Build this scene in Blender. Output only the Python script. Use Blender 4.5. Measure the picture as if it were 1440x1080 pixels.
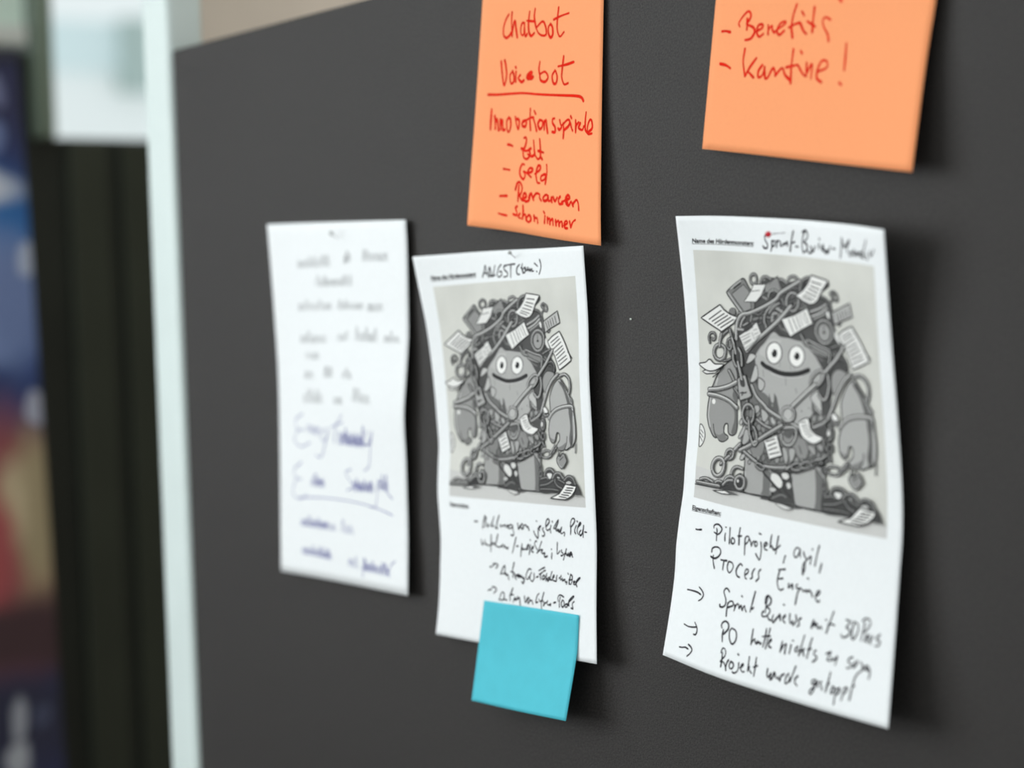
import bpy, bmesh, math, random
from mathutils import Vector, Matrix
from mathutils.geometry import tessellate_polygon

for o in list(bpy.data.objects):
    bpy.data.objects.remove(o)
SC = bpy.context.scene
COL = SC.collection

# ------------------------------------------------------------------ camera, sky, light, exposure
# World frame: x runs along the pin board to the right, y into the board, z up; z = 0 is the lens height.
cam_data = bpy.data.cameras.new('camera')
cam = bpy.data.objects.new('camera', cam_data)
COL.objects.link(cam)
RIGHT = Vector((0.5829391, 0.8117069, -0.0362473))
DOWN = Vector((-0.0022831, -0.0429747, -0.9990736))
FWD = Vector((-0.8125126, 0.5824818, -0.0231985))
cam.matrix_world = Matrix((
    (RIGHT.x, -DOWN.x, -FWD.x, 1.3617712),
    (RIGHT.y, -DOWN.y, -FWD.y, -0.9762395),
    (RIGHT.z, -DOWN.z, -FWD.z, 0.0388806),
    (0, 0, 0, 1)))
cam_data.sensor_fit = 'HORIZONTAL'
cam_data.sensor_width = 36.0
cam_data.lens = 36.0 * 3203.0 / 1440.0
cam_data.clip_start = 0.05
cam_data.clip_end = 100.0
cam_data.dof.use_dof = True
cam_data.dof.focus_distance = 1.545
cam_data.dof.aperture_fstop = 3.3
cam_data.dof.aperture_ratio = 1.0
SC.camera = cam

world = bpy.data.worlds.new('sky')
SC.world = world
world.use_nodes = True
bgn = world.node_tree.nodes['Background']
bgn.inputs['Color'].default_value = (0.90, 0.965, 0.975, 1)
bgn.inputs['Strength'].default_value = 0.92

def area(name, loc, target, sx, sy, power, color):
    d = bpy.data.lights.new(name, 'AREA')
    d.shape = 'RECTANGLE'; d.size = sx; d.size_y = sy; d.energy = power; d.color = color
    o = bpy.data.objects.new(name, d); COL.objects.link(o)
    o.location = loc
    o.rotation_euler = (Vector(target) - Vector(loc)).to_track_quat('-Z', 'Y').to_euler()
    return o
# daylight through the big window in the left wall, and an added warm fill lamp, unseen
area('window_daylight', (-1.62, -2.15, 0.45), (0.1, -1.6, 0.1), 2.5, 1.5, 62.0, (0.97, 0.985, 1.0))
area('warm_fill_lamp', (0.9, -2.6, 1.3), (0.2, 0.0, -0.3), 1.2, 0.6, 5.0, (1.0, 0.93, 0.85))

vs = SC.view_settings
SC.display_settings.display_device = 'sRGB'
vs.view_transform = 'Standard'
vs.look = 'None'
vs.exposure = 0.0
vs.gamma = 1.0
vs.use_curve_mapping = False
SC.cycles.use_denoising = True
SC.cycles.max_bounces = 8

# ------------------------------------------------------------------ materials
def lin(c):
    c /= 255.0
    return c / 12.92 if c <= 0.04045 else ((c + 0.055) / 1.055) ** 2.4
def rgb(r, g, b): return (lin(r), lin(g), lin(b), 1.0)

MATS = {}
def mat(name, color, rough=0.7, spec=0.3, var=0.0, scale=200.0, bump=0.0, bscale=400.0, metal=0.0, sheen=0.0, detail=4.0):
    if name in MATS: return MATS[name]
    m = bpy.data.materials.new(name); m.use_nodes = True
    nt = m.node_tree; b = nt.nodes['Principled BSDF']
    b.inputs['Base Color'].default_value = color
    b.inputs['Roughness'].default_value = rough
    b.inputs['Specular IOR Level'].default_value = spec
    b.inputs['Metallic'].default_value = metal
    if sheen:
        b.inputs['Sheen Weight'].default_value = sheen
        b.inputs['Sheen Roughness'].default_value = 0.5
    tc = nt.nodes.new('ShaderNodeTexCoord')
    if var:
        n = nt.nodes.new('ShaderNodeTexNoise'); n.inputs['Scale'].default_value = scale; n.inputs['Detail'].default_value = detail
        nt.links.new(tc.outputs['Object'], n.inputs['Vector'])
        r = nt.nodes.new('ShaderNodeValToRGB')
        r.color_ramp.elements[0].position = 0.3; r.color_ramp.elements[1].position = 0.7
        r.color_ramp.elements[0].color = tuple(c * (1 - var) for c in color[:3]) + (1,)
        r.color_ramp.elements[1].color = tuple(min(1, c * (1 + var)) for c in color[:3]) + (1,)
        nt.links.new(n.outputs['Fac'], r.inputs['Fac'])
        nt.links.new(r.outputs['Color'], b.inputs['Base Color'])
    if bump:
        n2 = nt.nodes.new('ShaderNodeTexNoise'); n2.inputs['Scale'].default_value = bscale; n2.inputs['Detail'].default_value = 3
        nt.links.new(tc.outputs['Object'], n2.inputs['Vector'])
        bp = nt.nodes.new('ShaderNodeBump'); bp.inputs['Strength'].default_value = bump; bp.inputs['Distance'].default_value = 0.001
        nt.links.new(n2.outputs['Fac'], bp.inputs['Height'])
        nt.links.new(bp.outputs['Normal'], b.inputs['Normal'])
    MATS[name] = m
    return m

FELT = mat('charcoal_felt', (0.0278, 0.0248, 0.0230, 1), 0.62, 0.24, 0.5, 650.0, 0.35, 900.0, sheen=0.0)
ALU = mat('pale_aluminium', rgb(208, 220, 217), 0.45, 0.5, 0.03, 12.0)
PAPER = mat('white_paper', (0.83, 0.85, 0.855, 1), 0.6, 0.25, 0.012, 300.0, 0.05, 500.0)
ORANGE = mat('orange_paper', (0.96, 0.355, 0.150, 1), 0.7, 0.15, 0.02, 900.0, 0.06, 700.0)
TURQ = mat('turquoise_paper', (0.075, 0.50, 0.60, 1), 0.65, 0.2, 0.03, 60.0, 0.08, 300.0)
BLACK_INK = mat('black_ink', (0.012, 0.011, 0.016, 1), 0.6, 0.2)
GREY_INK = mat('grey_ink', (0.04, 0.04, 0.045, 1), 0.6, 0.2)
BLUE_INK = mat('blue_ink', (0.06, 0.065, 0.32, 1), 0.6, 0.2)
RED_INK = mat('red_marker_ink', (0.74, 0.018, 0.006, 1), 0.8, 0.05, 0.12, 500.0)
TONER = mat('printed_black', (0.015, 0.014, 0.016, 1), 0.6, 0.2)
def tone(v):
    v = max(20, min(244, int(round(v / 6.0) * 6)))
    l = lin(v) * 0.96
    return mat('print_grey_%d' % v, (l * 1.0, l * 0.99, l * 0.955, 1), 0.6, 0.2, 0.025, 700.0)
PRINT_BG = mat('print_paper_grey', (0.625, 0.622, 0.575, 1), 0.6, 0.2, 0.07, 26.0, detail=8.0)

# ------------------------------------------------------------------ object helpers
def tag(o, label=None, cat=None, group=None, kind=None):
    if label: o['label'] = label
    if cat: o['category'] = cat
    if group: o['group'] = group
    if kind: o['kind'] = kind
    return o
def obj(name, verts, faces, mats, parent=None, idx=None, smooth=False):
    me = bpy.data.meshes.new(name)
    me.from_pydata([tuple(v) for v in verts], [], faces)
    for m in (mats if isinstance(mats, (list, tuple)) else [mats]): me.materials.append(m)
    if idx:
        for p, i in zip(me.polygons, idx): p.material_index = i
    if smooth:
        for p in me.polygons: p.use_smooth = True
    me.update()
    o = bpy.data.objects.new(name, me); COL.objects.link(o)
    if parent: o.parent = parent
    return o
def from_bm(name, bm, m, parent=None, smooth=False):
    me = bpy.data.meshes.new(name)
    bmesh.ops.recalc_face_normals(bm, faces=bm.faces)
    bm.to_mesh(me); bm.free()
    me.materials.append(m)
    if smooth:
        for p in me.polygons: p.use_smooth = True
    o = bpy.data.objects.new(name, me); COL.objects.link(o)
    if parent: o.parent = parent
    return o
def bm_box(bm, lo, hi, bev=0.0, seg=2):
    r = bmesh.ops.create_cube(bm, size=1.0)
    c = [(a + b) / 2 for a, b in zip(lo, hi)]; s = [b - a for a, b in zip(lo, hi)]
    for v in r['verts']: v.co = Vector((c[i] + v.co[i] * s[i] for i in range(3)))
    if bev:
        es = list({e for v in r['verts'] for e in v.link_edges})
        bmesh.ops.bevel(bm, geom=es, offset=bev, segments=seg, affect='EDGES', profile=0.5)
def box(name, lo, hi, m, parent=None, bev=0.0, seg=2):
    bm = bmesh.new(); bm_box(bm, lo, hi, bev, seg)
    return from_bm(name, bm, m, parent)
def boxes(name, lst, m, parent=None, bev=0.0):
    bm = bmesh.new()
    for lo, hi in lst: bm_box(bm, lo, hi, bev)
    return from_bm(name, bm, m, parent)
def empty(name, loc):
    o = bpy.data.objects.new(name, None); COL.objects.link(o)
    o.location = loc; o.empty_display_size = 0.02
    return o
def adopt(child, root):
    child.parent = root
    child.matrix_parent_inverse = Matrix.Translation(-root.location)

# ------------------------------------------------------------------ data: sheet outlines (1e-5 m), pen strokes and drawing
# A sheet is its size in mm, the bulge of its middle (m) and four edge curves (top, right, bottom, left) lying just off the board.
# Pen strokes are in mm on the sheet from its top left corner; the drawing is in thousandths of its frame.
SHEETS = {
  's3': ((210,297),0.0075,[(21282,-1600,11018),(22529,-1413,10954),(23781,-1231,10887),(25002,-1077,10802),(26171,-940,10706),(27546,-859,10582),(28682,-833,10476),(29948,-828,10355),(31281,-864,10222),(32593,-961,10085),(33860,-1121,9945),(35178,-1329,9795),(36456,-1556,9645),(37606,-1770,9505),(38945,-2043,9329),(40105,-2321,9160),(41254,-2600,8993)],[(41254,-2600,8993),(41043,-2293,7056),(40827,-1980,5080),(40650,-1716,3383),(40515,-1480,1689),(40485,-1337,29),(40452,-1176,-1945),(40432,-1049,-3800),(40451,-998,-5763),(40467,-1016,-7512),(40423,-1096,-9290),(40281,-1215,-11073),(40202,-1393,-12862),(40155,-1618,-14752),(40143,-1884,-16590),(40158,-2189,-18430),(40176,-2500,-20289)],[(19360,-2400,-17906),(20597,-2358,-18137),(21790,-2313,-18371),(23035,-2271,-18602),(24430,-2237,-18828),(25718,-2218,-19004),(26969,-2202,-19157),(28308,-2189,-19310),(29688,-2180,-19458),(31062,-2178,-19599),(32383,-2185,-19727),(33676,-2206,-19845),(35044,-2248,-19955),(36351,-2305,-20046),(37623,-2371,-20126),(38889,-2438,-20204),(40176,-2500,-20289)],[(21282,-1600,11018),(21201,-1349,9174),(21119,-1110,7378),(21023,-888,5574),(20907,-695,3767),(20769,-533,1942),(20609,-402,115),(20393,-321,-1787),(20164,-298,-3545),(19902,-362,-5363),(19768,-481,-7134),(19504,-659,-8883),(19346,-902,-10766),(19464,-1213,-12562),(19484,-1595,-14369),(19439,-2003,-16143),(19360,-2400,-17906)]),
  's2': ((210,297),0.006,[(-9958,-1800,9856),(-8668,-1564,9861),(-7378,-1328,9865),(-6070,-1109,9868),(-4847,-907,9872),(-3665,-713,9878),(-2287,-576,9873),(-946,-543,9855),(325,-563,9830),(1715,-613,9800),(3136,-682,9767),(4503,-761,9736),(5774,-844,9710),(7188,-966,9683),(8477,-1107,9660),(9719,-1256,9638),(10990,-1400,9616)],[(10990,-1400,9616),(10946,-1286,7763),(10901,-1173,5921),(10825,-1078,4132),(10672,-1002,2293),(10553,-949,545),(10551,-918,-1249),(10597,-904,-3071),(10619,-897,-4910),(10642,-897,-6807),(10675,-906,-8620),(10727,-929,-10337),(10756,-1005,-12118),(10766,-1120,-13957),(10830,-1261,-15798),(10957,-1427,-17605),(11097,-1600,-19423)],[(-9860,-1000,-19236),(-8574,-976,-19271),(-7311,-949,-19306),(-6023,-925,-19341),(-4667,-909,-19371),(-3365,-902,-19394),(-2117,-892,-19413),(-823,-886,-19430),(510,-891,-19444),(1875,-916,-19454),(3240,-968,-19459),(4500,-1042,-19459),(5796,-1140,-19454),(7116,-1252,-19447),(8448,-1371,-19438),(9779,-1489,-19430),(11097,-1600,-19423)],[(-9958,-1800,9856),(-9798,-1562,8053),(-9617,-1323,6249),(-9451,-1093,4435),(-9393,-893,2564),(-9371,-725,820),(-9391,-583,-995),(-9420,-463,-2872),(-9403,-398,-4673),(-9629,-402,-6553),(-9738,-442,-8310),(-9527,-517,-10077),(-9317,-603,-11956),(-9371,-689,-13784),(-9426,-790,-15616),(-9575,-896,-17435),(-9860,-1000,-19236)]),
  's1': ((210,297),0.002,[(-33539,-1000,13726),(-32350,-892,13688),(-31211,-783,13653),(-29867,-681,13606),(-28444,-609,13551),(-27278,-564,13502),(-25979,-521,13447),(-24600,-481,13388),(-23194,-447,13326),(-21813,-420,13265),(-20507,-402,13207),(-19164,-397,13148),(-17836,-407,13087),(-16542,-427,13028),(-15267,-453,12969),(-13993,-479,12911),(-12703,-500,12852)],[(-12703,-500,12852),(-12650,-485,11207),(-12668,-487,9285),(-12726,-496,7225),(-12778,-511,5371),(-12765,-581,3753),(-12886,-704,1903),(-13054,-835,-114),(-13278,-909,-1905),(-13409,-876,-3543),(-13440,-805,-5511),(-13522,-757,-7316),(-13612,-717,-9277),(-13644,-731,-11118),(-13617,-818,-12855),(-13626,-904,-14644),(-13641,-1000,-16547)],[(-34165,-600,-15954),(-32878,-599,-15989),(-31588,-596,-16023),(-30298,-593,-16058),(-29014,-593,-16094),(-27739,-596,-16130),(-26455,-605,-16168),(-25158,-616,-16210),(-23869,-630,-16253),(-22589,-649,-16296),(-21317,-675,-16337),(-20047,-709,-16376),(-18753,-756,-16412),(-17470,-813,-16447),(-16194,-876,-16480),(-14919,-939,-16513),(-13641,-1000,-16547)],[(-33539,-1000,13726),(-33558,-891,11872),(-33577,-785,10019),(-33596,-689,8200),(-33612,-600,6347),(-33616,-529,4510),(-33614,-466,2626),(-33635,-425,746),(-33694,-407,-1099),(-33762,-408,-2957),(-33809,-428,-4839),(-33845,-466,-6759),(-33885,-501,-8549),(-33952,-527,-10446),(-34023,-550,-12240),(-34094,-575,-14087),(-34165,-600,-15954)]),
  'n1': ((152,203),0.0,[(-1036,-200,32269),(-153,-200,32155),(735,-200,32041),(1623,-200,31927),(2512,-200,31813),(3397,-200,31699),(4277,-200,31584),(5150,-200,31469),(6014,-200,31352),(6904,-200,31229),(7795,-200,31103),(8676,-200,30976),(9551,-200,30849),(10422,-200,30721),(11292,-200,30593),(12163,-200,30465),(13039,-200,30337)],[(13039,-200,30337),(12960,-214,29140),(12882,-227,27947),(12787,-249,26455),(12710,-267,25312),(12622,-284,24051),(12530,-306,22698),(12445,-334,21310),(12379,-373,19943),(12339,-426,18611),(12315,-495,17209),(12304,-572,15797),(12302,-651,14455),(12308,-723,13262),(12328,-809,11909),(12396,-907,10640),(12473,-1000,9536)],[(-3160,-1300,11850),(-2201,-1143,11705),(-1253,-973,11563),(-299,-811,11419),(679,-676,11271),(1686,-590,11116),(2628,-561,10967),(3601,-567,10810),(4593,-597,10649),(5593,-639,10490),(6586,-684,10336),(7569,-723,10193),(8551,-771,10056),(9532,-825,9924),(10512,-884,9795),(11493,-944,9667),(12473,-1000,9536)],[(-1036,-200,32269),(-1201,-214,31124),(-1366,-227,29986),(-1590,-249,28474),(-1765,-265,27356),(-1969,-278,26097),(-2190,-294,24733),(-2409,-316,23345),(-2605,-348,22013),(-2763,-395,20791),(-2909,-483,19346),(-3010,-595,17994),(-3081,-716,16746),(-3134,-832,15612),(-3179,-980,14251),(-3172,-1140,13032),(-3160,-1300,11850)]),
  'n2': ((203,152),0.0,[(25567,-200,30701),(26778,-199,30462),(27998,-198,30223),(29221,-196,29984),(30443,-194,29745),(31660,-193,29506),(32866,-193,29267),(34057,-194,29029),(35228,-198,28790),(36444,-205,28538),(37674,-215,28278),(38882,-227,28018),(40075,-241,27759),(41258,-256,27500),(42439,-271,27241),(43624,-286,26981),(44818,-300,26722)],[(44818,-300,26722),(44659,-357,25801),(44499,-414,24863),(44340,-471,23932),(44184,-527,23030),(44035,-584,22181),(43863,-645,21270),(43696,-698,20467),(43534,-761,19650),(43371,-854,18647),(43260,-943,17805),(43161,-1038,16963),(43063,-1144,16053),(42965,-1258,15102),(42866,-1374,14132),(42768,-1490,13169),(42669,-1600,12237)],[(23133,-700,15267),(24348,-715,15082),(25558,-729,14897),(26785,-745,14709),(28009,-764,14517),(29202,-781,14327),(30419,-802,14131),(31669,-831,13931),(32885,-869,13739),(34091,-909,13548),(35323,-958,13354),(36565,-1023,13161),(37793,-1108,12972),(39005,-1217,12787),(40226,-1342,12604),(41449,-1473,12421),(42669,-1600,12237)],[(25567,-200,30701),(25392,-205,29779),(25220,-205,28904),(25049,-205,28033),(24874,-209,27119),(24694,-223,26117),(24505,-251,24983),(24366,-281,24093),(24237,-316,23220),(24103,-357,22294),(23967,-402,21326),(23829,-450,20327),(23689,-501,19309),(23549,-552,18283),(23410,-604,17259),(23271,-653,16250),(23133,-700,15267)]),
  'tq': ((127,76),0.0,[(-3289,-930,-16139),(-2528,-934,-16145),(-1766,-936,-16152),(-1004,-936,-16159),(-242,-937,-16166),(519,-940,-16173),(1280,-947,-16179),(2038,-959,-16185),(2794,-978,-16190),(3557,-1006,-16195),(4319,-1041,-16199),(5078,-1081,-16202),(5837,-1125,-16204),(6594,-1172,-16207),(7352,-1219,-16209),(8110,-1265,-16212),(8868,-1308,-16215)],[(8868,-1308,-16215),(8840,-1325,-16689),(8810,-1339,-17167),(8782,-1358,-17640),(8757,-1390,-18095),(8740,-1443,-18539),(8735,-1510,-18921),(8725,-1597,-19342),(8690,-1712,-19930),(8660,-1781,-20304),(8623,-1859,-20719),(8580,-1943,-21172),(8534,-2033,-21652),(8485,-2126,-22147),(8436,-2219,-22647),(8388,-2312,-23139),(8342,-2400,-23611)],[(-4167,-1800,-23621),(-3384,-1836,-23626),(-2600,-1873,-23632),(-1816,-1909,-23639),(-1031,-1945,-23645),(-248,-1982,-23651),(534,-2018,-23655),(1313,-2055,-23658),(2089,-2092,-23659),(2876,-2130,-23657),(3661,-2168,-23653),(4443,-2207,-23648),(5224,-2245,-23641),(6003,-2284,-23633),(6782,-2323,-23625),(7561,-2361,-23618),(8342,-2400,-23611)],[(-3289,-930,-16139),(-3387,-947,-16590),(-3485,-963,-17034),(-3584,-984,-17507),(-3677,-1008,-17974),(-3767,-1024,-18379),(-3858,-1043,-18806),(-3943,-1078,-19285),(-4014,-1140,-19849),(-4048,-1202,-20275),(-4073,-1271,-20704),(-4092,-1351,-21165),(-4108,-1439,-21649),(-4122,-1530,-22146),(-4136,-1623,-22647),(-4150,-1714,-23141),(-4167,-1800,-23621)]),
}
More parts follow.
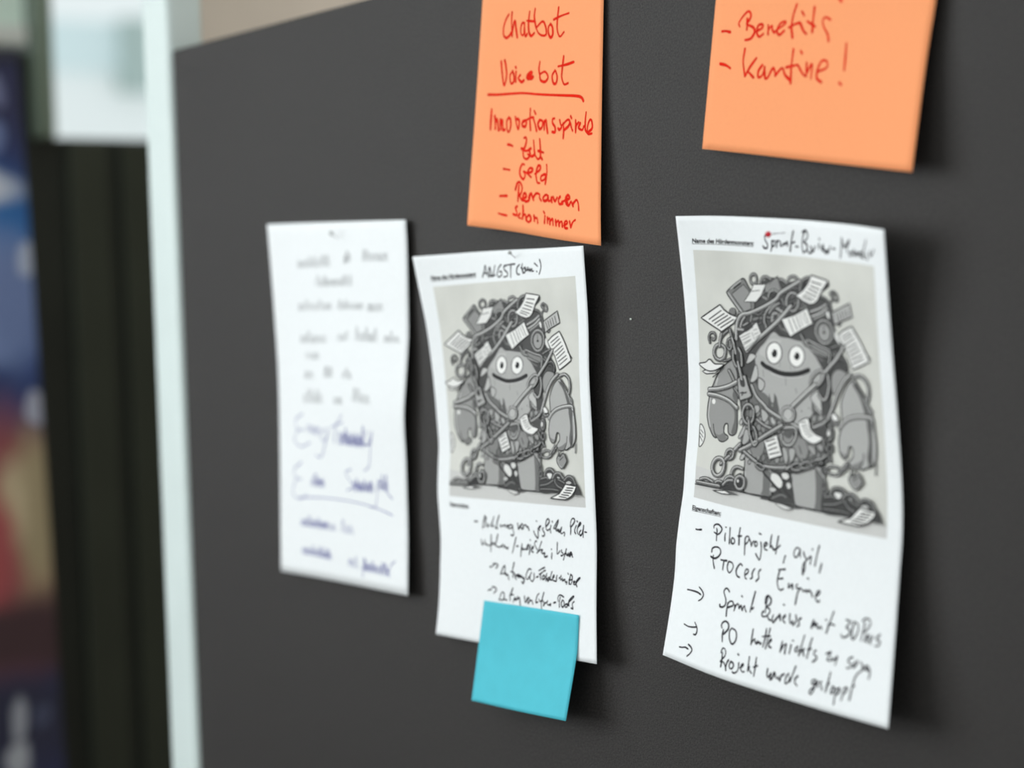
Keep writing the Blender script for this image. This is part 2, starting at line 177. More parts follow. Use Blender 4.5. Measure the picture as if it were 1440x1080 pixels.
INK_s3 = '''19.7,208.5 21.7,208.5 26.0,207.7
38.8,204.2 38.5,202.9 40.4,201.5 43.2,201.2 46.1,202.6 46.6,204.2 45.1,206.4 42.9,207.6 39.5,206.8
41.6,204.1 42.2,205.7 42.3,208.7 42.6,211.6
50.4,205.5 50.2,207.7 50.7,210.2
50.0,201.5 50.5,201.6
54.3,201.1 54.7,205.9 55.2,211.1
57.4,207.1 56.7,209.0 57.3,210.6 59.0,210.6 60.1,209.1 59.2,207.5 57.4,207.0
64.0,199.5 63.8,203.5 64.5,210.2
62.9,205.1 66.1,204.5
70.2,205.2 70.6,209.7 71.2,215.5
69.9,206.0 71.2,204.1 73.2,203.6 74.3,204.8 73.5,207.1 71.3,208.9
74.8,205.2 76.4,206.9 77.5,209.3 78.1,207.1 79.3,205.8
80.8,205.8 80.3,207.5 81.7,208.8 83.0,207.4 82.3,205.8 80.8,205.8
86.1,205.4 87.1,209.1 87.1,213.9 86.2,216.4 84.2,214.9 82.5,213.3
83.8,200.1 85.6,200.4
89.7,207.5 91.7,206.2 91.9,205.0 90.1,205.1 89.3,206.9 90.4,209.1 92.6,209.2
95.3,199.2 95.0,203.1 95.0,207.2
95.1,206.9 96.7,205.9 96.5,206.7 98.9,208.2
101.3,199.0 100.8,204.6 100.4,210.3
98.2,208.3 100.8,207.0 103.6,204.4
109.0,210.2 108.3,212.4 107.8,214.7
39.2,219.4 39.4,217.3 42.0,215.8 45.6,215.5 47.7,217.2 47.2,219.8 44.4,222.2 41.7,223.0 38.8,222.5
41.1,221.3 41.3,225.1 42.8,229.2
48.7,222.6 51.3,222.5 54.2,222.1
51.7,222.5 51.1,225.7 50.8,228.7
56.4,222.2 55.2,224.9 55.5,227.8 57.3,229.2 59.4,227.6 60.9,224.8 59.9,222.7 57.1,222.1
70.0,222.6 68.2,221.7 65.8,223.5 64.0,226.8 65.0,229.7 67.8,230.3
73.0,228.1 76.0,226.2 76.5,224.3 74.3,224.2 72.9,226.9 73.5,229.6 75.0,230.1
82.8,222.4 81.4,224.0 80.4,226.4 80.9,228.1 78.9,229.5
88.3,222.1 86.8,223.4 86.4,225.7 86.9,227.6 84.4,230.0
104.3,219.5 110.0,218.3
105.3,219.3 103.9,224.7 103.7,227.7 105.0,230.9 107.1,231.6 109.1,230.4
103.9,225.3 108.4,224.2
120.9,203.8 118.3,203.5 116.5,205.9 116.5,208.3 118.1,209.7 120.4,207.7 121.7,204.4
121.7,204.2 121.7,206.5 122.4,208.8
124.9,205.3 125.9,207.3 127.8,208.9
131.6,206.9 128.6,209.5 126.1,212.0 125.3,214.5 125.7,219.0
127.1,211.8 127.2,215.2 126.0,218.5
132.2,207.3 131.8,211.6
132.5,202.1 133.0,202.6
138.5,199.3 137.2,205.2 136.1,211.9
142.1,209.8 141.4,212.5 140.7,215.6
113.8,226.4 113.6,229.1 115.3,227.9 117.0,226.4 117.3,229.0
121.6,225.6 120.3,227.3 121.4,228.3 123.2,227.6 123.6,228.2 122.0,230.9 121.1,234.4 120.3,237.9
123.6,228.2 125.0,227.5 127.3,229.1 129.4,227.8 130.2,229.1 132.3,227.6 134.6,228.9 135.5,230.9
130.2,220.4 131.4,220.9
138.4,230.2 141.1,228.6 142.3,226.7 140.2,227.0 138.7,229.7 138.8,232.1 140.7,233.2 142.2,232.3
15.7,248.9 21.7,248.4 26.9,248.3 30.6,249.0
28.3,244.6 31.8,246.4 33.4,248.6 31.7,251.6 28.9,253.4
58.2,241.1 56.4,239.7 54.6,239.8 52.9,242.0 53.9,244.3 55.4,247.0 55.0,250.3 52.6,252.1 50.2,252.2 49.9,251.1
57.3,248.6 57.0,252.2 56.9,257.0
57.1,250.1 58.6,247.6 61.0,246.6 62.8,247.3 62.6,249.1 60.1,250.3 57.6,251.3
64.2,248.3 64.6,250.2 64.0,252.2
64.2,251.5 65.5,248.6 67.4,247.0
68.4,247.6 68.8,249.7
69.0,249.7 70.9,247.6 71.5,249.2 72.5,250.5 73.1,248.5 74.5,247.2 75.1,248.8 76.5,250.6
70.6,241.5 71.9,242.0
84.3,236.4 82.3,242.7 80.3,249.9
80.5,248.1 82.4,247.5 83.4,246.6
95.8,237.3 94.7,242.4 94.2,247.8
93.6,242.1 94.1,238.6 96.2,237.0 98.8,238.7 98.2,241.7 95.6,243.7
94.9,244.3 98.2,245.1 97.7,247.6 94.7,250.1 91.9,250.4 91.4,248.8 92.7,247.1
96.1,249.4 98.1,251.4 99.9,251.6
101.6,247.9 100.8,250.4 101.7,252.7 103.6,250.4 106.5,247.4 108.3,247.6
16.9,271.6 21.4,272.1 25.6,271.6 30.0,270.5
27.8,267.9 30.4,270.4 31.1,272.8 30.2,275.4 28.0,275.8
54.1,265.1 53.3,263.8 54.3,261.7 57.0,260.3 59.8,261.3 60.3,264.2 58.3,266.7 56.1,268.8
55.7,266.0 55.1,269.5 55.7,273.7
63.6,263.4 61.8,265.5 62.0,269.5 63.8,272.5 66.0,273.1 68.5,270.3 68.8,266.2 67.0,264.0 64.0,263.4
15.4,287.4 18.3,287.0 21.5,286.1 24.4,286.5
24.3,283.5 27.1,284.5 28.5,286.3 26.8,289.1 24.3,291.3
84.6,259.9 84.1,264.3 83.7,270.1
83.9,268.8 85.5,266.8 86.8,265.7 87.0,267.2 88.3,268.5
89.5,266.5 88.6,268.4 91.0,266.9 91.9,268.2 93.0,267.0
96.6,257.5 95.9,263.4 94.5,269.2
99.7,256.6 98.3,262.9 97.0,269.7
93.4,262.9 100.2,261.3
99.4,265.7 101.6,263.8 101.1,262.9 99.6,265.2 99.6,267.7 101.7,268.2
103.3,251.2 105.9,248.3 107.1,246.4 107.4,248.5 108.1,250.0
109.8,248.7 112.1,246.9 112.3,245.9 110.7,246.9 110.2,249.4 112.0,250.7
116.1,244.7 116.0,247.8 117.0,250.3 118.9,248.3 118.9,250.9 120.2,250.2 122.1,247.3 121.5,244.5
126.3,245.4 124.5,246.6 124.3,248.3 125.2,249.6 123.1,251.0
109.9,239.9 110.7,240.1
138.0,244.4 136.7,246.7 135.9,249.9 137.5,247.5 139.2,245.8 139.0,248.2
139.7,247.6 141.0,246.2 141.5,248.4 142.6,248.9 144.6,247.4 145.5,248.8
148.5,242.5 149.1,242.8
155.1,236.7 152.4,243.1 149.6,250.3
150.6,245.7 152.5,244.4 156.4,244.6
166.6,239.8 169.2,240.0
171.7,240.0 168.7,242.3 166.7,244.4 169.6,245.1 169.9,247.8 166.5,250.1 163.6,250.5 162.7,249.1
174.1,239.9 172.4,244.2 172.1,248.8 173.3,250.4 175.6,248.3 177.7,244.3 177.0,241.0 174.1,239.9
181.0,238.4 183.6,236.5 187.2,236.9 187.8,239.7 185.0,243.0 182.0,245.1
183.2,239.0 181.9,244.2 180.7,250.0
183.5,249.8 185.8,247.6 186.3,245.8 184.7,246.9 184.6,249.6 186.8,250.0
188.1,245.5 188.0,248.2 189.3,250.7
188.8,249.0 191.0,246.0
197.1,244.0 194.5,246.4 194.7,247.5 197.5,248.2 196.4,250.6 193.3,251.3
111.2,262.6 110.3,266.8 109.7,269.4
110.0,268.3 112.5,264.8 114.8,263.4 114.1,266.5 113.9,269.5
119.0,263.1 118.3,266.2 117.8,268.6
119.9,260.2 120.7,260.4
125.1,263.1 123.4,264.2 122.5,265.8 123.7,266.6 126.0,264.7
130.5,255.2 128.5,261.3 126.4,268.3
127.0,267.0 129.6,264.0 130.9,263.3 130.1,265.4 131.0,267.5
137.6,255.5 135.9,260.5 133.8,268.7
133.9,263.3 137.5,262.1
141.8,262.3 140.2,263.6 140.0,265.1 142.6,266.1 142.4,267.6 139.4,269.8
150.8,262.8 153.4,261.6 154.8,260.9 153.6,263.1 151.8,266.3 154.6,266.3
155.4,264.2 155.9,265.5 157.6,265.2 159.6,263.5 160.2,262.6
160.6,262.8 159.8,265.4 159.0,268.1
174.4,261.0 171.6,262.0 170.4,264.1 173.4,265.5 172.2,267.6 169.4,268.1
177.1,263.2 175.2,265.2 175.0,266.9 176.7,266.1 178.6,263.7 178.8,262.2
181.7,262.7 183.7,264.8 183.2,267.2
188.6,264.0 183.9,267.1 179.9,269.7 177.4,272.9 176.9,274.8
185.2,265.9 187.2,263.7 187.1,266.6 188.9,266.3 189.8,265.2 190.5,268.4 189.8,271.3
57.0,280.5 57.1,286.0 56.6,289.8
55.7,280.8 56.4,278.3 58.0,277.4 59.9,278.8 59.8,281.8 57.6,284.4 55.8,286.6
55.8,286.4 58.9,286.4 60.9,288.2 61.8,290.9
61.5,289.1 62.2,285.9 63.6,283.9
65.8,284.5 64.6,287.0 65.7,288.8 67.7,288.4 68.9,286.1 67.5,284.6 65.8,284.5
73.8,283.6 73.8,286.6 72.7,289.4 69.7,291.0 68.4,290.5
72.2,278.3 73.1,278.7
75.3,286.6 77.8,284.8 78.4,283.4 76.6,284.3 76.2,287.1 78.3,288.5 79.7,287.9
83.4,277.9 83.1,282.2 82.9,286.7
83.0,284.7 84.4,283.9 83.9,285.5 86.3,287.5
89.7,276.8 89.3,282.4 88.6,289.0
87.6,283.5 91.3,281.7
100.3,281.8 100.0,285.0 101.1,287.0 103.5,283.8 102.9,287.9 104.8,286.5 106.1,282.8
106.9,283.1 107.5,285.4 109.3,286.0
109.8,284.7 111.4,287.0 112.2,283.9 114.7,282.0
118.8,281.1 116.9,283.0 115.9,286.6 116.7,287.6 119.3,285.4 120.1,283.0
124.6,275.2 122.6,279.9 120.4,285.7
124.0,283.0 126.7,281.3 127.0,280.5 125.0,282.8 124.6,285.3 126.8,286.8
142.6,280.0 140.2,280.9 140.0,282.8 141.8,283.0 143.6,280.2
143.3,280.3 143.2,283.2 141.5,287.3 139.6,289.4 138.1,288.7 139.0,287.1 142.0,284.8
143.9,282.8 145.8,281.0 145.7,280.2 144.6,282.4 145.7,283.9
148.4,280.2 147.2,281.9 149.1,283.4 148.9,285.0
155.6,273.0 154.1,278.7 152.3,285.6
152.7,282.3 155.2,279.7
158.2,281.2 156.7,283.9 157.2,285.7 159.2,284.1 159.7,281.9 158.2,281.2
161.8,281.5 160.7,285.5 159.9,291.6
161.5,282.5 163.9,281.2 165.0,282.1 163.4,284.1 161.5,285.6
168.8,279.9 167.7,283.8 166.4,288.0
168.5,280.9 170.6,279.6 171.7,280.5 169.8,282.7 167.8,284.0
176.6,275.3 175.3,280.2 173.8,286.5
175.1,278.6 177.5,277.4
86.5,8.9 84.3,9.8 83.0,11.2 83.4,13.6 85.6,16.1 85.1,18.3 82.5,18.4 81.4,17.4
89.8,13.6 89.8,17.0 88.9,20.0
89.8,14.4 91.9,13.5 92.7,14.8 91.9,16.6 89.8,17.1
94.0,13.4 94.4,15.7 94.2,17.3
94.4,15.2 95.7,13.3 96.9,13.5
97.7,14.0 98.1,16.6
99.4,16.5 101.0,14.4 101.5,15.7 103.9,13.7 104.5,16.0
109.8,7.1 108.1,13.0 107.0,19.0
108.6,14.1 111.1,13.4
112.1,16.0 114.6,16.0
121.5,6.0 119.2,10.9 118.7,16.0 120.1,19.1
118.7,7.2 122.0,6.0 124.4,8.0 123.9,10.6 120.1,12.9
121.1,13.1 123.9,14.7 123.0,17.9 120.1,19.1
123.9,17.3 126.7,19.2 129.5,17.5
127.6,15.0 129.9,18.0 132.3,14.8
136.4,13.0 135.9,15.8
136.2,10.1 137.1,10.5
138.7,15.4 141.0,13.2 139.6,16.3 142.3,16.7
141.5,15.2 143.2,18.1 145.1,16.0 145.6,18.0 148.0,13.8
150.7,14.9 153.1,14.9
160.7,8.0 160.0,13.5 158.8,19.6
160.7,8.5 163.5,13.3 169.6,9.0 166.7,14.1 167.6,16.1
169.6,17.9 170.8,15.4 173.0,15.7 171.6,17.8
174.4,14.1 174.7,17.6 177.0,14.9 177.8,17.3
178.7,16.7 180.7,14.6
187.1,7.7 184.6,12.8 183.3,16.8
182.1,14.5 180.6,17.1 184.2,17.8
186.4,15.6 188.2,18.4
190.7,13.8 192.6,16.1 196.3,12.4'''
INK_s2 = '''51.6,205.4 55.6,205.2
66.5,200.3 64.0,205.1 62.2,209.8
66.1,200.7 68.4,201.8 66.2,205.0 67.7,206.3 64.9,209.0
70.5,206.1 69.2,208.4 71.4,207.5
78.9,200.3 76.4,204.4 74.1,207.4 76.7,207.6
86.1,198.7 82.9,204.0 81.8,208.3
78.1,206.4 80.4,208.8 83.0,208.6
87.3,205.8 87.2,207.3 90.8,206.0
91.4,207.0 93.0,205.5 94.8,207.2
96.4,205.3 96.2,206.7 98.1,207.7 102.0,207.4 103.0,205.2
96.2,206.7 101.7,204.6
103.3,205.2 103.8,208.7 104.5,211.5 102.7,212.9 100.8,212.5
110.2,203.1 111.0,207.6 113.2,204.9
115.2,203.3 114.0,205.6 116.1,207.1 117.5,205.0 115.9,203.3
118.9,204.2 120.8,203.7 121.5,205.5 123.1,204.7 124.1,207.4
59.4,218.4 60.6,222.1 62.9,220.5
64.2,218.5 65.0,221.5 67.2,221.4
67.8,222.1 70.6,222.3 72.8,221.0
73.6,214.2 72.9,219.1 72.3,226.6
74.2,219.4 74.1,221.3 76.8,220.4
82.8,213.3 80.2,218.7 78.1,221.0
76.8,219.6 79.3,221.7 83.2,222.6
84.5,222.5 87.3,221.5 89.1,219.9 87.9,221.9
90.0,222.5 91.1,220.9 92.7,222.3 95.7,223.0
95.8,221.7 94.7,223.1
107.1,213.9 104.2,220.0 101.6,225.6
107.3,220.4 109.3,220.1
114.4,218.2 113.2,222.4 112.2,227.6
113.6,221.8 114.9,220.8 114.8,222.8 116.7,221.6 117.9,222.0
119.2,222.0 121.9,218.4 123.1,218.7 121.7,221.4 119.2,222.1
125.0,218.2 124.2,221.6 123.1,225.3
125.0,214.5 125.4,214.8
126.2,221.5 128.5,220.2 128.9,219.0 126.9,219.9 126.1,222.6 128.3,223.2
133.3,215.2 132.0,214.9 130.4,217.1 132.1,219.6 134.6,222.0 133.2,223.6
140.1,214.8 137.5,218.5 135.6,222.3
136.0,221.9 138.7,220.8 141.1,220.9 139.3,222.5 141.3,223.8
141.3,223.4 143.3,222.8 144.3,223.1 143.0,224.4 143.9,225.8 147.3,225.0
153.0,219.6 153.2,219.8
153.7,222.3 153.3,224.1 153.0,226.5
161.1,214.4 160.6,218.5 160.5,222.6 162.7,221.4 164.0,220.2
166.3,219.5 165.9,220.8 168.1,221.8 167.1,223.3 165.4,223.6
172.3,218.3 170.6,222.0 168.4,226.4
169.3,222.8 171.3,221.2 173.1,222.9 175.1,221.1 174.4,223.2
175.7,223.1 177.0,220.8 178.9,220.7 176.3,223.6 179.5,221.4 179.5,222.9
179.9,223.5 180.4,223.7
130.2,207.6 131.2,209.8 134.9,212.7 135.9,209.1 136.0,205.3
134.3,199.8 134.8,200.1
136.0,205.4 138.4,204.6 140.2,203.4 138.5,203.5 137.0,205.2 138.2,206.7
143.4,204.5 141.9,205.4 142.8,206.6 144.6,208.6 144.1,210.1 142.4,210.9 141.3,210.5
147.5,203.1 150.3,201.0 151.9,199.0 150.4,197.2 147.9,198.9 146.6,202.4 147.3,205.3 149.2,206.1 151.6,204.9
153.8,202.2 152.7,205.0 153.0,207.5
155.5,198.8 155.9,199.4
163.4,197.4 160.7,200.0 156.9,204.1 159.7,203.9
163.7,197.5 162.5,200.3 159.7,203.9 160.5,205.8
161.9,204.2 161.7,205.7 164.0,204.6 163.2,206.5 165.2,205.7 167.3,202.5 165.7,206.9 167.5,207.3 170.1,206.1 171.0,207.1 170.2,208.8
178.7,200.8 178.7,204.3 178.2,207.4
178.2,201.6 179.6,197.0 182.2,195.0 184.3,196.1 182.9,198.7 179.2,201.8
185.9,200.4 184.1,202.8 183.6,205.0 184.7,206.4
186.9,196.7 187.8,197.5
187.9,201.4 190.5,199.8 191.9,198.2 190.4,198.0 187.6,201.8 186.8,204.9 188.2,206.9
191.5,203.5 189.5,205.4 190.6,207.6 193.2,205.6 194.0,203.0
195.1,199.7 194.2,204.5 194.1,208.6
196.3,204.5 198.4,204.7
71.1,238.2 74.5,237.4 77.5,235.9
75.4,235.5 79.4,235.1 82.0,236.3 79.5,238.5
85.7,242.6 88.4,238.3 91.1,235.9 91.8,238.7 90.8,241.7
85.7,242.3 90.5,241.8 94.5,242.4
91.8,240.9 93.8,242.8 95.5,242.3 96.8,245.6
103.7,232.6 102.4,236.2 101.1,239.9
99.4,239.6 103.0,240.1 105.6,241.7
102.7,240.5 102.3,243.4
104.9,242.1 106.1,244.9
105.9,242.2 110.0,241.0 108.1,242.8 111.9,242.7 114.4,242.8
110.0,241.5 113.1,241.8
114.4,242.1 115.0,243.8 116.7,242.8 116.2,245.5 114.9,247.2 113.4,246.1
125.3,236.2 123.1,235.8 120.6,238.0 118.9,241.4 119.9,243.6 122.4,242.9 124.0,240.8
122.1,242.0 124.0,241.7
125.6,238.4 123.7,242.1 125.5,244.4 127.4,244.5 129.1,242.0 129.1,238.8
131.7,241.4 134.9,240.5
135.7,236.2 139.1,234.8 143.5,233.4
136.0,238.9 138.4,238.0 140.5,237.1
138.4,238.0 137.6,240.4 138.2,242.5
141.8,236.3 144.4,235.5
142.5,239.2 140.3,240.5 140.7,242.3 143.1,241.4 143.7,239.6 141.8,239.2
146.5,237.6 145.5,240.2 145.0,243.0
145.1,242.7 146.8,241.2 147.8,242.5
149.9,239.9 147.2,241.5 147.8,243.0 150.5,240.9
153.5,235.8 151.9,238.7 151.0,241.6 153.2,241.8
154.2,240.7 156.5,239.1 156.0,237.9 154.2,240.0 154.5,241.7 156.8,242.3
160.3,238.0 159.4,240.0 159.1,242.2 156.5,242.3
162.8,239.9 164.9,238.9 165.6,237.9
164.2,239.5 165.0,241.0 167.1,239.8 167.4,241.5 170.0,240.1
170.6,240.6 171.1,242.3 173.2,241.5 172.4,243.3
174.3,235.6 174.9,236.3
177.9,236.1 176.4,239.9 175.6,243.2
177.6,236.3 179.8,237.2 179.7,240.0 178.3,243.0 175.9,243.1
175.7,240.3 179.6,239.8
181.2,241.3 183.4,240.8 181.3,242.5 183.1,243.2
183.1,243.2 186.5,240.6 190.0,238.0 188.1,238.2 184.6,241.4 185.8,244.3
68.2,256.0 71.0,255.2 73.4,254.7
73.7,252.9 77.8,253.0 79.8,254.7 76.3,257.5
83.5,261.8 86.2,257.1 88.3,255.8 90.3,256.8 89.8,260.8
84.2,261.7 86.8,261.8 90.2,260.8
90.2,259.7 91.5,261.1 93.8,261.1
101.8,251.7 99.8,254.9 98.0,257.6 98.0,261.3
97.5,257.8 100.7,256.4 102.7,256.6
101.9,262.0 103.2,259.7 105.1,258.4 104.5,260.3 107.0,259.2 108.3,257.1
107.6,259.3 110.2,258.0 110.6,260.5 111.3,264.1
116.5,256.4 117.6,261.0 119.9,257.5
121.4,256.7 120.4,258.9 121.0,261.4 122.6,259.5 122.7,257.1
123.2,259.1 126.0,258.8 126.9,261.3
135.4,252.8 132.9,254.6 131.3,257.6 131.0,259.8 133.6,259.1
135.1,257.0 136.9,258.6 139.0,257.4
142.2,251.7 140.8,254.0 139.2,257.7 138.2,260.7 138.7,263.9
139.6,257.3 142.6,259.3 141.2,261.2
143.3,259.4 146.7,257.9 147.4,257.1 146.0,258.7 148.0,260.3 151.4,259.1 150.7,260.6
155.1,258.2 158.3,257.4
161.4,256.4 161.0,253.9 162.8,252.1 165.4,251.9 168.7,252.9
164.2,253.3 163.0,256.6 162.9,260.6
166.9,255.2 165.4,257.9 166.8,260.3 169.2,258.6 168.5,255.8 167.1,255.2
171.0,257.8 170.2,259.8 172.9,259.6 173.0,257.6 171.0,257.9
174.3,258.6 174.9,256.4 181.4,252.3 181.8,251.2 179.5,252.1 175.3,255.3 175.5,258.5
182.3,255.1 180.4,256.2 179.7,257.8 180.6,260.4 178.2,260.1
76.4,19.2 79.0,14.2 80.3,10.5 81.2,14.3 82.1,18.1
78.2,16.4 82.4,16.5
83.8,19.7 85.6,12.2 88.6,19.3 92.4,11.0
84.8,12.6 85.2,18.4 92.3,18.1
100.8,10.6 97.4,12.9 94.8,17.7 97.0,19.7 100.8,18.2 101.0,15.8 98.3,15.8
107.7,11.2 104.5,12.2 105.4,14.8 108.6,16.6 108.0,19.2 103.4,19.7
105.0,11.4 111.8,10.8 118.4,10.5
113.3,11.1 112.9,15.0 112.4,20.2
124.1,11.1 121.1,13.0 120.1,16.4 121.4,18.2 123.7,18.0
127.5,10.5 126.9,13.1 127.7,17.4
125.5,13.1 127.5,14.8
129.9,13.2 127.5,15.3 128.8,17.2 130.7,16.2 130.2,13.4
131.0,13.0 132.2,15.8 134.3,13.3
133.9,13.7 134.8,15.8 136.5,14.2 137.0,16.3 139.1,14.2 139.3,16.3 141.5,16.0
142.9,10.5 146.6,12.7
145.2,16.2 145.8,16.7
149.9,8.1 151.4,11.5 150.9,14.9 148.6,18.4'''
INK_n1 = '''34.2,50.7 30.7,54.9 28.4,60.2 28.7,65.3 32.1,67.4 36.0,65.7 37.9,63.7
38.1,48.8 37.8,56.5 39.1,66.2
39.1,64.2 40.5,57.5 42.2,55.6 43.4,60.6 45.4,66.9
54.1,57.0 51.2,57.0 49.5,60.5 50.2,64.6 53.1,65.1 54.1,60.5 54.1,57.7
54.1,60.5 55.5,66.0 57.8,64.5
60.4,48.3 59.3,56.3 60.1,63.0 63.1,65.7 67.0,63.7
56.9,55.3 66.4,55.7
67.5,45.9 66.6,52.5 68.7,59.3
69.0,60.3 77.0,55.6 80.9,58.6 82.2,64.2 77.4,65.2 72.6,63.8 69.7,61.1
87.3,57.1 84.8,59.6 84.9,63.6 87.7,66.4 90.3,64.1 89.7,59.5 87.3,57.1
97.1,44.6 95.8,53.2 95.8,61.0 99.2,65.5 104.3,62.4
91.1,54.1 100.0,51.3 110.0,49.0
27.2,83.0 29.4,92.4 31.9,99.0 34.2,92.3 33.1,86.1 31.4,82.2
41.4,88.9 38.3,92.2 39.7,97.3 42.7,96.1 43.0,92.1 41.2,89.0
45.3,89.3 45.2,96.0
44.4,86.2 45.3,86.8
50.8,91.3 48.4,93.6 52.3,96.0 55.5,94.8
58.9,92.9 65.5,90.0 63.9,88.9 59.5,91.4 60.4,93.7 66.3,92.2
59.9,93.3 64.2,93.8 67.1,92.3
75.2,82.2 74.1,86.8 75.8,92.1
76.3,89.9 81.9,88.5 85.7,91.8 82.2,95.0 77.0,94.4 75.4,92.1
94.3,87.2 90.8,90.9 92.5,95.6 95.7,95.5 97.0,91.5 95.1,87.8
104.5,78.2 103.1,86.1 102.6,91.4 105.7,95.9 110.8,95.1
97.9,84.7 108.1,83.3 117.2,81.5
13.8,106.2 26.6,105.7 52.7,103.7 74.6,103.8 104.0,103.4 121.6,103.3 127.5,104.2 129.9,106.3
18.8,116.6 18.6,122.9 18.6,129.7
22.8,120.7 23.7,125.3 24.0,128.9
23.7,124.8 25.4,122.6 26.9,126.2 27.8,129.8
29.3,122.5 30.1,129.4
29.8,126.1 31.5,122.9 32.5,129.1 34.7,129.0
38.6,121.1 36.5,123.7 37.3,128.9 39.2,130.4 41.2,126.6 40.5,122.0 38.6,121.1
46.1,120.3 48.0,125.3 50.3,128.0 51.0,122.6 48.2,121.5
58.6,121.8 55.2,122.9 54.9,125.5 58.8,125.9 60.2,123.2
64.6,114.3 64.3,121.0 65.4,127.8
55.2,123.5 65.4,120.0 68.9,119.9
68.6,120.3 71.1,124.2 73.0,127.9
69.6,115.6 71.2,117.3
76.6,121.0 74.5,123.6 76.7,126.6 79.6,125.3 80.2,121.8 77.4,120.9
82.3,121.5 82.4,126.7
82.4,122.7 84.4,120.6 85.4,124.6 86.7,128.6
94.9,119.1 92.5,119.7 92.6,122.2 95.6,124.6 95.7,127.6 92.1,127.7
101.2,119.9 102.3,122.3 103.8,124.2 101.0,125.9 99.5,125.2
105.5,121.7 106.3,126.1 105.9,131.1
104.7,122.7 110.4,119.5 113.4,119.9 112.5,122.9 107.6,125.6
114.4,121.3 116.0,124.3 117.3,125.9
114.7,117.1 115.7,118.1
120.7,119.2 121.1,123.6 120.9,126.8
121.3,122.6 124.6,120.3
126.5,120.9 124.7,123.9 129.1,125.0 130.9,122.7
133.5,113.7 132.6,119.2 132.9,124.6 135.9,127.0
136.8,126.0 141.0,123.4 140.4,119.0 138.0,118.6 135.5,122.6 135.9,127.1 140.8,126.8
38.5,138.9 41.6,139.0 44.3,139.7
57.5,133.4 60.2,133.0 60.6,136.1 58.2,140.5 54.8,140.7
54.8,140.7 60.7,142.0 66.5,140.0
56.8,142.2 58.0,146.6 62.0,147.6 65.7,144.4 64.6,141.2
62.8,144.1 67.7,145.3 71.1,144.0
69.7,134.5 70.6,139.7 71.6,144.0
77.2,133.1 78.2,139.2 78.5,144.6 75.6,146.7 72.1,144.5
75.4,141.0 82.2,141.7
78.5,144.6 81.0,146.6
35.2,157.2 38.6,157.3 41.7,157.5
59.2,152.0 56.3,151.9 53.6,156.6 54.3,161.0 58.2,163.5 60.3,160.4 59.5,158.6
58.5,157.4 62.6,158.0
62.4,158.4 68.2,156.6 69.1,154.1 65.2,154.4 63.4,158.2 67.6,161.1
72.1,158.0 77.9,154.5 78.7,151.5 75.8,151.8 73.6,157.9 75.2,164.0 78.4,164.4
84.7,156.9 80.0,159.1 80.0,162.4 83.9,161.3 85.9,158.0
86.4,149.8 86.8,156.1 85.1,164.4
32.6,177.1 39.6,176.4
53.1,168.0 52.6,173.5 52.2,179.1
49.0,171.4 51.1,166.7 54.5,166.1 57.0,169.5 55.8,173.3 53.5,174.9
53.9,174.8 56.5,177.5 58.9,178.1
57.4,176.9 62.1,175.2 61.0,172.9 58.7,174.0 58.4,177.3 61.3,178.2
65.0,175.4 67.0,172.5 65.6,177.2 61.3,178.6
68.3,172.4 71.3,176.6
70.3,175.5 74.1,172.0 78.4,172.1 78.5,174.4 80.7,176.1
85.1,172.1 82.8,174.1 84.3,175.9 88.1,174.6 87.8,171.9 85.1,171.9
88.8,172.3 89.6,175.4 92.0,174.8 92.9,172.5 93.5,175.9
94.8,172.4 97.3,175.0 99.8,172.4
103.4,171.6 101.5,173.7 102.6,176.4 106.5,175.7
105.4,174.8 111.1,173.1 114.9,171.6 112.9,169.9 110.1,172.3 111.1,175.7 114.0,176.5 116.1,174.2
112.0,172.2 112.6,175.7
116.9,173.7 119.3,176.7
118.8,175.3 122.6,172.5 124.5,172.9 125.7,175.4 126.1,178.7
31.6,190.2 35.7,190.8 40.2,191.0
51.4,182.9 49.6,184.2 51.1,187.2 51.1,189.8 47.2,189.2
54.9,188.0 53.0,190.7 56.1,191.6
58.5,181.6 58.9,186.9 58.0,191.8
58.7,189.5 61.5,187.9 62.8,192.5
65.4,188.0 63.0,190.9 65.0,193.4 68.3,191.5 67.3,188.4 65.4,188.0
72.1,187.6 72.6,191.7
73.1,189.3 75.9,189.3 76.7,192.9
85.3,186.3 84.7,191.9
83.5,183.2 84.7,184.5
88.4,187.2 88.4,191.6
88.8,189.0 91.0,187.5 91.4,192.2
92.2,189.2 94.6,187.7 95.2,192.4
98.1,188.0 98.9,192.5
99.3,189.7 101.7,188.2 102.5,192.3
103.1,189.6 105.5,188.4 106.3,192.5
108.4,191.3 112.4,189.0 111.2,187.5 108.8,189.3 109.3,192.8 112.2,193.0
115.0,187.5 116.4,192.1
116.4,191.8 118.9,187.7 121.9,185.9'''
